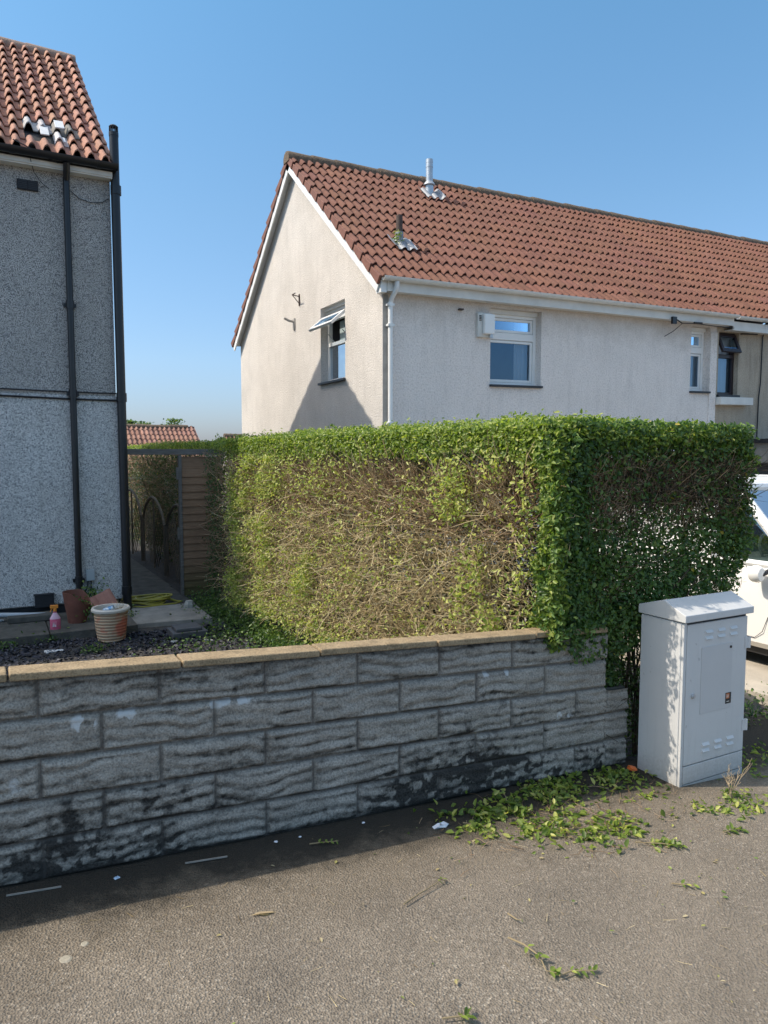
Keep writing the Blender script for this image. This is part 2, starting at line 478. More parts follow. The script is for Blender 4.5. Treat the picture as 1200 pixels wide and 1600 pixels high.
def m_cab():
    k = Nodes('grey_cabinet_paint'); z = k.sep(2)
    n = k.noise(3, 5, .6); st = k.noise(9, 5, .65, (3, 3, .25)); fine = k.noise(55, 4, .7)
    col = k.ramp(n, [(.3, (.565, .56, .545)), (.7, (.615, .61, .595))])
    col = k.mix(k.ramp(st, [(.56, 0), (.85, .30)]), col, (.33, .325, .30))
    low = k.math('SUBTRACT', k.math('MULTIPLY', fine, .30), z)
    mr = k.new('ShaderNodeMapRange'); k.l.new(low, mr.inputs[0]); mr.inputs[1].default_value = -.02; mr.inputs[2].default_value = .22; mr.inputs[3].default_value = 0; mr.inputs[4].default_value = .6
    col = k.mix(mr.outputs[0], col, (.21, .185, .145))
    col = k.mix(k.ramp(k.noise(34, 2, .4), [(.71, 0), (.74, .4)]), col, (.30, .29, .27))
    k.color(col); k.bump(k.noise(130, 3), .0005); return k.set(.42, 0, .4)
M_CAB = m_cab()
M_CABD = plain('cabinet_gap', (.05, .05, .055), .7, .1)
M_CONC = plain('worn_concrete', (.25, .235, .21), .93, .3, 7, .006, 50)
M_CONC_D = plain('mossy_concrete', (.085, .08, .068), .95, .45, 8, .008, 40)
M_DRIVE = plain('sunlit_driveway_concrete', (.42, .375, .31), .93, .2, 4, .006, 50)  # paler than the other concrete to bounce warm sunlight onto the front wall
M_SOIL = plain('dark_soil_and_slate', (.05, .047, .045), .95, .5, 22, .02, 35)
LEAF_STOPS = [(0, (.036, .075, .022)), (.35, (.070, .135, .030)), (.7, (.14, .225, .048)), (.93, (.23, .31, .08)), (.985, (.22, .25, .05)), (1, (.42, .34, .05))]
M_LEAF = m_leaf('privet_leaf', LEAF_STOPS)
M_LEAFTOP = m_leaf('privet_leaf_fresh_lit', [(0, (.06, .105, .024)), (.4, (.145, .215, .042)), (.8, (.29, .36, .075)), (1, (.50, .50, .15))], .42)  # lighter leaf: fresh growth, and sunlight put into the colour on lit sides
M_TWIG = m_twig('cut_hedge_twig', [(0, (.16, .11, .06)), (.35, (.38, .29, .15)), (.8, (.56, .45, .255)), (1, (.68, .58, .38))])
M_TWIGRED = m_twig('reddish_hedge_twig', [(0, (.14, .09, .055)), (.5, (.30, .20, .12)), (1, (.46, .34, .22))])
M_BARK = m_twig('hedge_stem', [(0, (.045, .035, .025)), (1, (.12, .095, .065))])

# ------------------------------------------------------------------ ground
def gz(x): return -0.045 - 0.057 * np.clip(x, -14, 10)
def yz(x): return -0.29 - 0.03 * np.clip(x - 2.0, 0, 5)
def grid(name, xs, ys, zf, mat, loc=(0, 0, 0)):
    X, Y = np.meshgrid(xs, ys, indexing='ij'); Z = zf(X, Y)
    V = np.stack([X, Y, Z], -1).reshape(-1, 3); nx, ny = len(xs), len(ys)
    i = (np.arange(nx - 1)[:, None] * ny + np.arange(ny - 1)[None]).ravel()
    F = np.stack([i, i + ny, i + ny + 1, i + 1], 1)
    return np_mesh(name, V, F, mat, loc=loc, smooth=True)
xs = np.concatenate([[-900, -300, -100, -40], np.arange(-14, 14.1, .5), [40, 100, 300, 900]])
ys = np.concatenate([[-900, -200, -60, -20], np.arange(-6, 3.2, .4), [3.14]])
def zpave(X, Y): return gz(X) + .004 * np.sin(X * 1.7 + Y) + .003 * np.sin(Y * 2.9) * (np.abs(X) < 14)
structure(grid('pavement', xs, ys, zpave, M_ASPH))
ys2 = np.concatenate([[3.1, 3.2], np.arange(3.6, 20, .6), [30, 60, 150, 400, 900]])
def zyard(X, Y):
    z = np.where(X < 3.3, yz(X), yz(X)) - .01 * np.sin(X * 3) * np.sin(Y * 2.3)
    return np.where(Y < 3.15, z - .1, z) - np.clip((Y - 20) * .02, 0, 3)
structure(grid('garden_ground', xs, ys2, zyard, M_SOIL))
# ground in front of the driveway: asphalt apron to the right of the wall
structure(grid('path_apron', np.arange(3.9, 14.1, .3), np.array([3.12, 3.3, 3.45]), lambda X, Y: gz(X) - .012 + 0 * Y, M_ASPH))

# concrete path along the left house and slab path to the gate
def slab(name, poly, z0, z1, mat, bev=.006):
    m = MB().prism(poly, z0, z1, 2); o = m.build(name, mat, loc=(poly[0][0], poly[0][1], z0), bevel=bev); return structure(o)
slab('path', [(-6, 8.12), (.49, 8.15), (.49, 9.22), (-6, 9.22)], -.33, -.20, M_CONC_D)
slab('path', [(.50, 8.18), (1.36, 8.16), (1.36, 9.22), (.50, 9.22)], -.33, -.205, M_CONC_D)
slab('path', [(1.365, 8.35), (2.20, 8.25), (2.22, 9.22), (1.365, 9.26)], -.33, -.235, M_CONC)
slab('path', [(1.45, 9.27), (2.25, 9.24), (2.22, 10.6), (1.45, 10.6)], -.33, -.245, M_CONC_D)
slab('path', [(1.45, 10.61), (2.25, 10.61), (2.22, 18), (1.45, 18)], -.33, -.25, M_CONC_D)

# ------------------------------------------------------------------ garden wall
SL = -0.0555
def blockface(name, x0, x1, z0, z1, parent, seed, yf=3.1, off0=.135, bl=.463, ch=.165, topz=.775, res=.0075):
    xs = np.arange(x0, x1 + res * .5, res); zs = np.arange(z0, z1 + res * .5, res)
    X, Z = np.meshgrid(xs, zs, indexing='ij')
    c = np.floor((topz - Z) / ch)
    ph = (X - off0) / bl + np.where(c % 2 == 0, 0, .5)
    bi = np.floor(ph); u = ph - bi; v = (topz - Z) / ch - c
    du = np.minimum(u, 1 - u) * bl; dv = np.minimum(v, 1 - v) * ch
    d = np.minimum(du, dv)
    bid = (bi * 7.31 + c * 13.7)
    joint = 1 - sstep(.002, .0075, d + .003 * (fbm(X * 30, Z * 30, seed + 11, 2) - .5))
    wob = .9 * vnoise(X * 4.5 + bid, Z * 3, seed)
    n = vnoise(X * 4.6 + bid * 3.3, Z * 40 + wob * 3.4 + bid, seed + 1)
    n2 = vnoise(X * 11 + bid, Z * 48 + wob * 3, seed + 2)
    rid = .7 * sstep(.1, .9, n) + .3 * vnoise(X * 9 + bid, Z * 70 + wob * 5, seed + 12)
    warp = fbm(X * 3.2 + bid * 1.7, Z * 2.0 + bid, seed + 20, 3) * 2.1 + .25 * vnoise(X * 14 + bid, Z * 10, seed + 21)
    amp = .35 + .9 * vnoise(X * 5.5 + bid, v * 3 + bid, seed + 22)
    rip = .5 + .5 * np.sin(2 * np.pi * (v * 3.1 + warp)); rip = rip ** .8 * amp
    rel = (.0085 * rip + .0065 * rid) * sstep(.003, .022, d) + .0055 * n2 * sstep(.006, .02, d) + .010 * sstep(.004, .014, d) + .004 * fbm(X * 60, Z * 60, seed + 3, 2)
    Yv = yf + .016 - rel
    # stains at the foot and in patches, ripple shade painted into the hollows
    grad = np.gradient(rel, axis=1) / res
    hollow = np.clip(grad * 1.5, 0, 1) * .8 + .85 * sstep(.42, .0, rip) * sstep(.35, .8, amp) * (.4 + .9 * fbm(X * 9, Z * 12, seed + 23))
    zr = topz - Z
    foot = sstep(.55, .86, zr + .30 * (fbm(X * 2.1, Z * 3, seed + 5) - .5) * 2)
    patch = sstep(.52, .72, fbm(X * 2.3 + 5, Z * 6, seed + 6)) * .40
    patch += .75 * np.exp(-((X - 2.12) / .42) ** 2 - ((Z - .14) / .17) ** 2) + .45 * np.exp(-((X - 2.45) / .35) ** 2 - ((Z - .02) / .10) ** 2)
    top = .25 * sstep(.10, .0, zr)
    clean = sstep(1.9, 2.9, X) * .20
    mott = fbm(X * 13, Z * 19, seed + 14, 5); mott2 = fbm(X * 38, Z * 42, seed + 15, 3)
    spot = sstep(.50, .62, mott) * .7 + sstep(.54, .66, mott2) * .45
    hj = sstep(.018, .0, (1 - v) * ch) * sstep(.45, .6, fbm(X * 3.1, Z * 7, seed + 16)) * sstep(2.9, 1.6, X)
    dirt_and_shade = np.clip(.06 + hollow * .48 + (foot * .80 + patch * .75) * (.30 + spot) + top - clean + .55 * hj + .12 * sstep(.5, .7, mott2), 0, 1.2)
    white = np.zeros_like(X)
    for (ex, ez, sx, sz, a) in [(.30, .575, .05, .05, 1.1), (.47, .595, .05, .03, .9), (.93, .60, .07, .025, .9), (.83, .59, .03, .02, .8), (2.42, .61, .018, .045, 1.1),
                                (2.25, .60, .12, .022, .7), (2.78, .31, .11, .035, .75), (.22, .45, .05, .02, .6), (.05, .33, .05, .09, .45), (-.4, .5, .09, .05, .8), (1.0, .73, .04, .08, .45)]:
        white += a * np.exp(-((X - ex) / sx) ** 2 - ((Z - ez) / sz) ** 2)
    white = white * sstep(.42, .60, fbm(X * 22, Z * 22, seed + 9, 3)) * 1.5
    V = np.stack([X, Yv, Z + SL * X], -1).reshape(-1, 3); nx, nz = len(xs), len(zs)
    i = (np.arange(nx - 1)[:, None] * nz + np.arange(nz - 1)[None]).ravel()
    F = np.stack([i, i + nz, i + nz + 1, i + 1], 1)
    return np_mesh(name, V, F, M_BLOCK, parent, vattr={'dirt_and_shade': dirt_and_shade.ravel(), 'white': np.clip(white, 0, 1.2).ravel(), 'joint': joint.ravel()}, smooth=True)
gw = thing('garden_wall', 'low wall of grey rock-faced blocks with sandy coping, black stains along its foot', 'wall', (0, 3.1, -.05))
blockface('block_face', -2.6, 3.134, -.12, .776, gw, 40)
MB().box(-2.6, 3.134, 3.118, 3.18, -.30, .772, SL).build('wall_core', M_CONC_D, gw)
blockface('end_pier', 3.137, 3.318, -.14, .425, gw, 70, yf=3.108, off0=3.137, bl=.40)
MB().box(3.137, 3.318, 3.126, 3.18, -.30, .427, SL).build('pier_core', M_CONC_D, gw)
cx = [-2.6, -1.86, -1.23, -.60, .035, .685, 1.315, 1.955, 2.585, 3.12]
for i in range(len(cx) - 1):
    a, b = cx[i] + .004, cx[i + 1] - .004
    j = random.uniform(-.003, .003); t = .777 + .031 + j
    m = MB()
    z0 = .777 + j
    yf = 3.068 + random.uniform(-.004, .004)
    n = 10
    for q in range(n):
        xa, xb = lerp(a, b, q / n), lerp(a, b, (q + 1) / n)
        pass
    m.box(a, b, yf, 3.192, z0, t, SL)
    m.build('coping_stone', M_COPE, gw, bevel=.006)

# ------------------------------------------------------------------ tile roofs
def tile_roof(name, x0, x1, ey, ez, pitch, rows, gauge, parent, mat, dirn=1, unit_w=.30, rolls=2, lift=.046, rh=.042, col=(.33, .14, .09), var=.12, override=None, skip=(), seed=1, right_anchor=False):
    rg = np.random.default_rng(seed)
    cp, sp = math.cos(pitch), math.sin(pitch)
    ncol = int(math.ceil((x1 - x0) / unit_w))
    npt = 6 * rolls + 1
    t = np.linspace(0, 1, npt)
    ph = (t * rolls) % 1.0; ph[-1] = 1.0
    prof = np.where(ph < .66, np.sin(np.pi * np.clip(ph / .66, 0, 1)) ** .75, 0) * rh
    prof[-1] = 0
    Vs = []; Fs = []; Cs = []; b = 0
    for r in range(rows):
        for c in range(ncol):
            if (r, c) in skip: continue
            if right_anchor: xa = x1 - (c + 1) * unit_w
            else: xa = x0 + c * unit_w
            jx, js, jh, jr = rg.normal(0, .002), rg.normal(0, .006), rg.normal(0, .002), rg.normal(0, .006)
            s0 = r * gauge + js; s1 = (r + 1) * gauge + .05
            X = xa + t * unit_w + jx
            rowsh = []
            sk = (t - .5) * jr
            lv_ = lift * (.42 + .58 * prof / rh)
            rowsh.append((s0 + sk + .11, prof + lv_ * .3))                 # hollow underside of the nose
            rowsh.append((s0 + sk + .002, prof + lv_ - .016 + jh))
            rowsh.append((s0 + sk, prof + lv_ + jh))
            rowsh.append((s0 + sk + .012, prof + lv_ + .003 + jh))
            rowsh.append((np.full(npt, (s0 + s1) / 2), prof + lv_ * .55 + jh))
            rowsh.append((np.full(npt, s1), prof + .004))
            vv = []
            for s, h in rowsh:
                Y = ey + dirn * (s * cp - h * sp) if dirn > 0 else ey - (s * cp - h * sp)
                Z = ez + s * sp + h * cp
                vv.append(np.stack([X, Y + 0 * X, Z + 0 * X], -1))
            vv = np.concatenate(vv); Vs.append(vv)
            nr = len(rowsh)
            i = (np.arange(nr - 1)[:, None] * npt + np.arange(npt - 1)[None]).ravel() + b
            f = np.stack([i, i + 1, i + npt + 1, i + npt], 1)
            if dirn < 0: f = f[:, ::-1]
            Fs.append(f); b += len(vv)
            base = np.array(override[(r, c)] if override and (r, c) in override else col)
            k = 1 + rg.normal(0, var); tint = np.array([1, 1 + rg.normal(0, .02), 1 + rg.normal(0, .03)])
            cc = np.clip(base * k * tint, .01, .9)
            Cs.append(np.repeat(cc[None], len(f), 0))
    o = np_mesh(name, np.concatenate(Vs), np.concatenate(Fs), mat, parent, fcol=np.concatenate(Cs))
    return o

def wall_holes(m, axis, pos, u0, u1, vbot, vtopf, holes, depth, us_extra=()):
    """wall sheet in plane axis=pos (0: X plane, u=Y; 1: Y plane, u=X). vtopf(u) roofline. holes: (ua,ub,va,vb). reveals run inwards by depth."""
    us = sorted(set([u0, u1] + [h[0] for h in holes] + [h[1] for h in holes] + list(us_extra)))
    def P(u, v, d=0.0): return (pos + d, u, v) if axis == 0 else (u, pos + d, v)
    for a, b in zip(us[:-1], us[1:]):
        hs = sorted([h for h in holes if h[0] <= a + 1e-6 and h[1] >= b - 1e-6], key=lambda h: h[2])
        lo = [vbot]; segs = []
        cur = vbot
        for h in hs:
            segs.append(((a, cur), (b, cur), (b, h[2]), (a, h[2]))); cur = h[3]
        segs.append(((a, cur), (b, cur), (b, vtopf(b)), (a, vtopf(a))))
        for sg in segs:
            m.add([P(*q) for q in sg], [(0, 1, 2, 3)])
    for ua, ub, va, vb in holes:
        m.add([P(ua, va), P(ua, vb), P(ua, vb, depth), P(ua, va, depth)], [(0, 1, 2, 3)])
        m.add([P(ub, va), P(ub, vb), P(ub, vb, depth), P(ub, va, depth)], [(0, 1, 2, 3)])
        m.add([P(ua, va), P(ub, va), P(ub, va, depth), P(ua, va, depth)], [(0, 1, 2, 3)])
        m.add([P(ua, vb), P(ub, vb), P(ub, vb, depth), P(ua, vb, depth)], [(0, 1, 2, 3)])

def ridge_tiles(name, x0, x1, y, z, r, parent, mat, step=.45, endcap=True):
    m = MB(); n = 10
    x = x0
    while x < x1 - .05:
        xe = min(x + step, x1); dz = random.uniform(-.008, .008); rr = r + random.uniform(-.004, .006)
        vs = []
        for xx, k in ((x, 1.0), (x + .03, 1.06), (xe - .004, .97)):
            for j in range(n + 1):
                a = math.pi * (-.12 + 1.24 * j / n)
                vs.append((xx, y + rr * k * math.cos(a), z + dz + rr * k * math.sin(a)))
        fs = []
        for i in range(2):
            for j in range(n): fs.append((i * (n + 1) + j, i * (n + 1) + j + 1, (i + 1) * (n + 1) + j + 1, (i + 1) * (n + 1) + j))
        fs.append(tuple(range(n + 1)))
        m.add(vs, fs); x = xe
    return m.build(name, mat, parent, smooth=True)

def gutter(m, x0, x1, y, z, r=.056, n=9):
    out = [(y + r * math.cos(a), z + r * math.sin(a)) for a in [math.pi + math.pi * j / n for j in range(n + 1)]]
    inn = [(y + (r - .005) * math.cos(a), z + (r - .005) * math.sin(a)) for a in [2 * math.pi - math.pi * j / n for j in range(n + 1)]]
    poly = out + inn
    m.prism(poly, x0, x1, 0)
def gutter_joint(m, x, y, z, r=.061, w=.035, n=9):
    out = [(y + r * math.cos(a), z + r * math.sin(a)) for a in [math.pi + math.pi * j / n for j in range(n + 1)]]
    inn = [(y + .05 * math.cos(a), z + .05 * math.sin(a)) for a in [2 * math.pi - math.pi * j / n for j in range(n + 1)]]
    m.prism(out + inn, x - w / 2, x + w / 2, 0)

# ------------------------------------------------------------------ the pale house (end of terrace) in the middle
SHK = 0.0156
PM = R(38.9)
EY, EZ = 9.08, 4.02; GA = .341; ROWS = 13
RY = EY + ROWS * GA * math.cos(PM); RZ = EZ + ROWS * GA * math.sin(PM)
HX0, HX1, HYF = 4.94, 11.93, 9.25
HYB = 2 * RY - HYF
h = thing('end_terrace_house', 'pale roughcast end house with red tiled roof and open window in its sunlit gable', 'house', (HX0, HYF, -.4), shear=SHK)
def roofz(y):
    yy = y if y < RY else 2 * RY - y
    return EZ + (yy - EY) * math.tan(PM) - .05
GW = (10.48, 11.43, 2.81, 4.03)
m = MB(); wall_holes(m, 0, HX0, HYF, HYB, -.6, roofz, [GW], .19, (RY,))
m.build('gable_wall', M_GABLE, h)
W1 = (6.80, 7.79, 2.665, 3.828); W2 = (11.25, 11.75, 2.675, 3.84)
m = MB(); wall_holes(m, 1, HYF, HX0, HX1, -.6, lambda u: 4.0, [W1, W2], .19)
m.add([(HX0, HYB, -.6), (HX1, HYB, -.6), (HX1, HYB, 4.0), (HX0, HYB, 4.0)], [(0, 1, 2, 3)])
m.add([(HX1, HYF, -.6), (HX1, HYB, -.6), (HX1, HYB, 3.95), (HX1, RY, RZ - .1), (HX1, HYF, 3.95)], [(0, 1, 2, 3, 4)])
m.build('front_wall', M_FRONT, h)
# bare cement strip at the corner beside the downpipe
MB().box(HX0 + .004, HX0 + .085, HYF - .006, HYF + .02, -.5, 3.86).build('corner_strip', M_GREYSTRIP, h)
# repainted pale patch low on the gable
VX0 = 4.81
o = tile_roof('roof', VX0, HX1 + .01, EY, EZ, PM, ROWS, GA, h, M_TILE, 1, seed=3, col=(.178, .082, .058), var=.055)
tile_roof('rear_roof', VX0, HX1 + .01, 2 * RY - EY, EZ, PM, ROWS, GA, h, M_TILE, -1, seed=4, col=(.29, .12, .085))
# roof deck
m = MB()
for d in (1, -1):
    y0 = EY if d > 0 else 2 * RY - EY
    L = ROWS * GA
    def PP(s, hh): return (y0 + d * (s * math.cos(PM) - hh * math.sin(PM) * 1), EZ + s * math.sin(PM) + hh * math.cos(PM))
    m.prism([PP(.02, -.05), PP(L, -.05), PP(L, .0), PP(.02, 0)], VX0 + .03, HX1, 0)
m.build('roof_deck', M_DARKSILL, h)
# verge: stepped side pieces of the tiles
m = MB()
for d in (1, -1):
    y0 = EY if d > 0 else 2 * RY - EY
    for r in range(ROWS):
        s0, s1 = r * GA - .005, (r + 1) * GA
        def PP(s, hh): return (y0 + d * (s * math.cos(PM) - hh * math.sin(PM)), EZ + s * math.sin(PM) + hh * math.cos(PM))
        A, B, D_, E_ = PP(s0, -.075), PP(s1, -.068), PP(s1, .022), PP(s0, .062)
        xa, xb, xi = VX0 - .030, VX0 - .012, VX0 + .012
        q_ = [(xa, *A), (xb, *B), (xb, *D_), (xa, *E_), (xi, *A), (xi, *B), (xi, *D_), (xi, *E_)]
        m.hexa(q_)
np_v = m
vo = m.build('verge_tiles', plain('verge_tile_red', (.185, .08, .057), .8, .2, 9, .003), h, bevel=.008)
rm = m_tile('ridge_tile_weathered', .9)
ro = ridge_tiles('ridge', VX0 - .03, HX1 + .02, RY, RZ - .035, .135, h, M_RIDGE)
# barge boards under the verge, white
m = MB()
for d in (1, -1):
    y0 = EY if d > 0 else 2 * RY - EY
    L = ROWS * GA
    def PP(s, hh): return (y0 + d * (s * math.cos(PM) - hh * math.sin(PM)), EZ + s * math.sin(PM) + hh * math.cos(PM))
    m.prism([PP(.0, -.185), PP(L - .1, -.185), PP(L + .02, -.18), PP(L + .02, -.07), PP(.0, -.07)], VX0 + .0, VX0 + .024, 0)
    m.prism([PP(.06, -.10), PP(L, -.10), PP(L, -.088), PP(.06, -.088)], VX0 + .024, HX0 - .002, 0)
m.build('bargeboard', M_WHITE, h)
# box end at the eaves corner
MB().box(VX0 + .026, VX0 + .12, 9.10, 9.248, 3.855, 4.02).build('eaves_box', M_WHITE, h, bevel=.004)
m = MB(); m.box(VX0 + .121, HX1 + .25, 9.085, 9.105, 3.875, 4.05); m.box(VX0 + .122, HX1 + .24, 9.106, 9.246, 3.882, 3.894)
m.build('fascia', M_WHITEOLD, h)
m = MB(); gutter(m, VX0 + .02, HX1 + .26, 9.025, 4.055); gt = m.build('gutter', M_WHITEOLD, h, smooth=True)
x = VX0 + .12
while x < HX1:
    m = MB(); gutter_joint(m, x, 9.025, 4.055); m.build('gutter_bracket', M_WHITEOLD, gt, smooth=True); x += .93
dp = MB(); dp.tube([(5.05, 9.03, 4.00), (5.05, 9.035, 3.94), (5.045, 9.06, 3.88), (5.04, 9.17, 3.80), (5.035, 9.195, 3.72), (5.035, 9.195, 3.68)], .034, 12)
dp.tube([(5.035, 9.195, 3.69), (5.035, 9.195, -.3)], .034, 12)
dpo = dp.build('downpipe', M_WHITE, h, smooth=True)
for z in (3.70, 3.42, 2.05, .9):
    m = MB().box(4.985, 5.085, 9.16, 9.248, z, z + .03); m.tube([(5.035, 9.195, z - .012), (5.035, 9.195, z + .042)], .041, 12); m.build('pipe_clip', M_WHITE, dpo)

def window_front(parent, hole, d, frame_mat, glass, tr=None, inset=.0, curtain=None, top=.06):
    x0, x1, z0, z1 = hole; y = HYF + d
    f = MB(); w = .055
    f.box(x0 - .01, x0 + w, y - .035, y + .035, z0, z1 - top); f.box(x1 - w, x1 + .01, y - .035, y + .035, z0, z1 - top)
    f.box(x0 + w, x1 - w, y - .034, y + .034, z0, z0 + w); f.box(x0 + w, x1 - w, y - .034, y + .034, z1 - top - w, z1 - top)
    if tr: f.box(x0 + w, x1 - w, y - .036, y + .036, tr[0], tr[1])
    return f
def add_window(hole, curtain_u, name='window'):
    x0, x1, z0, z1 = hole; y = HYF + .17
    f = window_front(h, hole, .17, M_WHITE, M_GLASS, (3.375, 3.485)).build(name, M_WHITE, h, bevel=.006)
    # inner sash frames
    s = MB(); w = .04; a, b = x0 + .06, x1 - .06
    for za, zb in ((z0 + .06, 3.37), (3.49, z1 - .12)):
        s.box(a, a + w, y - .02, y + .01, za, zb); s.box(b - w, b, y - .02, y + .01, za, zb)
        s.box(a + w, b - w, y - .02, y + .01, za, za + w); s.box(a + w, b - w, y - .02, y + .01, zb - w, zb)
    s.build('sash', M_WHITE, f, bevel=.004)
    g = MB()
    for za, zb in ((z0 + .09, 3.34), (3.52, z1 - .15)):
        g.add([(a + .03, y, za), (b - .03, y, za), (b - .03, y, zb), (a + .03, y, zb)], [(0, 1, 2, 3)])
    g.build('pane', M_GLASS, f)
    MB().box(x0 - .012, x1 + .012, HYF - .05, y - .04, z0 - .032, z0 + .002).build('sill', M_DARKSILL, f, bevel=.004)
    MB().box(x0 - .008, x1 + .008, HYF + .10, y - .036, z1 - .07, z1 - .002).build('head_board', M_WHITEOLD, f)
    c = MB()
    n = 10; ua, ub = curtain_u
    for i in range(n):
        xa, xb = lerp(ua, ub, i / n), lerp(ua, ub, (i + 1) / n); dy = .02 * (i % 2)
        c.add([(xa, y + .09 + dy, z0), (xb, y + .09 + .02 - dy, z0), (xb, y + .09 + .02 - dy, z1), (xa, y + .09 + dy, z1)], [(0, 1, 2, 3)])
    c.build('curtain', M_CURTAIN, f)
add_window(W1, (7.45, 7.80)); add_window(W2, (11.22, 11.78))
# rooms behind the windows, coloured dark for dimness; they also block light leaks
M_ROOM = plain('dim_room', (.10, .10, .11), .9, .2, 2)
def room(parent, x0, x1, y0, y1, z0, z1, open_axis):
    m = MB(); p = [(x0, y0, z0), (x1, y0, z0), (x1, y1, z0), (x0, y1, z0), (x0, y0, z1), (x1, y0, z1), (x1, y1, z1), (x0, y1, z1)]
    fs = [(0, 1, 2, 3), (4, 5, 6, 7), (1, 2, 6, 5), (2, 3, 7, 6)] + ([(0, 3, 7, 4)] if open_axis == 1 else [(0, 1, 5, 4)])
    m.add(p, fs); m.build('room_interior', M_ROOM, parent)
for hx in (W1, W2): room(h, hx[0] - .02, hx[1] + .02, HYF + .192, HYF + 2.4, hx[2] - .03, hx[3] + .012, 1)
room(h, HX0 + .192, HX0 + 2.2, GW[0] - .02, GW[1] + .02, GW[2] - .03, GW[3] + .012, 0)
# gable window with top-hung open sash
ya, yb, za, zb = GW; XG = HX0 + .16
f = MB(); w = .055
f.box(XG - .035, XG + .035, ya - .01, ya + w, za, zb - .16); f.box(XG - .035, XG + .035, yb - w, yb + .01, za, zb - .16)
f.box(XG - .034, XG + .034, ya + w, yb - w, za, za + w); f.box(XG - .034, XG + .034, ya + w, yb - w, zb - .16 - w, zb - .16)
f.box(XG - .036, XG + .036, ya + w, yb - w, 3.40, 3.46)
gwin = f.build('window', M_WHITE, h, bevel=.006)
m = MB()
for i, q in enumerate((0, .052, .104)): m.box(HX0 + .06 + .035 * i, HX0 + .185, ya - .008, yb + .008, zb - .157 + (2 - i) * .052 + .001, zb - .157 + (3 - i) * .052)
m.build('head_board', M_WHITEOLD, gwin)
MB().box(HX0 - .055, XG - .036, ya - .02, yb + .02, za - .034, za + .002).build('sill', M_DARKSILL, gwin, bevel=.004)
MB().add([(XG, ya + .05, za + .05), (XG, yb - .05, za + .05), (XG, yb - .05, 3.41), (XG, ya + .05, 3.41)], [(0, 1, 2, 3)]).build('pane', M_GLASS2, gwin)
MB().add([(XG + .08, ya, za), (XG + .08, yb - .24, za), (XG + .08, yb - .24, 3.8), (XG + .08, ya, 3.8)], [(0, 1, 2, 3)]).build('blind', M_BLIND, gwin)
Ms = Matrix.Translation((HX0 + .03, 0, 3.865)) @ Matrix.Rotation(R(50), 4, 'Y')
f = MB(); a, b = ya + .03, yb - .03; Hs = .33
for box in ((-.02, .025, a, a + .06, -Hs, 0), (-.02, .025, b - .06, b, -Hs, 0), (-.019, .024, a + .06, b - .06, -Hs, -Hs + .06), (-.019, .024, a + .06, b - .06, -.06, 0)):
    f.box(*box, M=Ms)
sash = f.build('open_sash', M_WHITE, gwin, bevel=.004)
g = MB(); g.add([tuple(Ms @ Vector(p)) for p in [(0, a + .05, -Hs + .05), (0, b - .05, -Hs + .05), (0, b - .05, -.05), (0, a + .05, -.05)]], [(0, 1, 2, 3)])
g.build('pane', M_GLASS, gwin)
for q_ in (ya + .2, yb - .2): MB().tube([(XG, q_, 3.47), (XG - .10, q_ + .03, 3.60)], .008, 6).build('window_stay', M_GALV, gwin)
# alarm box
m = MB(); m.box(6.53, 6.79, 9.19, 9.249, 3.36, 3.72); ab = m.build('alarm_box', M_WHITEOLD, h, bevel=.012)
m = MB(); m.box(6.60, 6.795, 9.12, 9.189, 3.40, 3.70); m.build('alarm_cover', M_WHITE, ab, bevel=.02)
m = MB()
for i in range(4): m.box(6.545, 6.585, 9.184, 9.1895, 3.60 + i * .022, 3.612 + i * .022)
m.build('alarm_grille', M_DARKSILL, ab)
MB().tube([(6.74, 9.15, 3.405), (6.74, 9.15, 3.35)], .026, 10).build('alarm_lamp', M_GALV, ab)
MB().box(6.20, 6.27, 9.19, 9.249, 3.735, 3.755).build('wall_bracket', M_RUST, h)
# brackets left on the gable
m = MB(); m.tube([(4.95, 12.35, 4.40), (4.80, 12.35, 4.42)], .009, 6).tube([(4.80, 12.35, 4.42), (4.80, 12.20, 4.42)], .009, 6).tube([(4.93, 12.35, 4.28), (4.80, 12.35, 4.42)], .007, 6).box(4.925, 4.939, 12.33, 12.37, 4.24, 4.44)
m.build('aerial_bracket', M_RUST, h)
m = MB(); m.tube([(4.94, 12.60, 4.0), (4.84, 12.62, 4.02), (4.76, 12.64, 4.06)], .022, 8).box(4.92, 4.939, 12.56, 12.64, 3.86, 4.06)
m.build('aerial_bracket', M_GREYSTRIP, h)
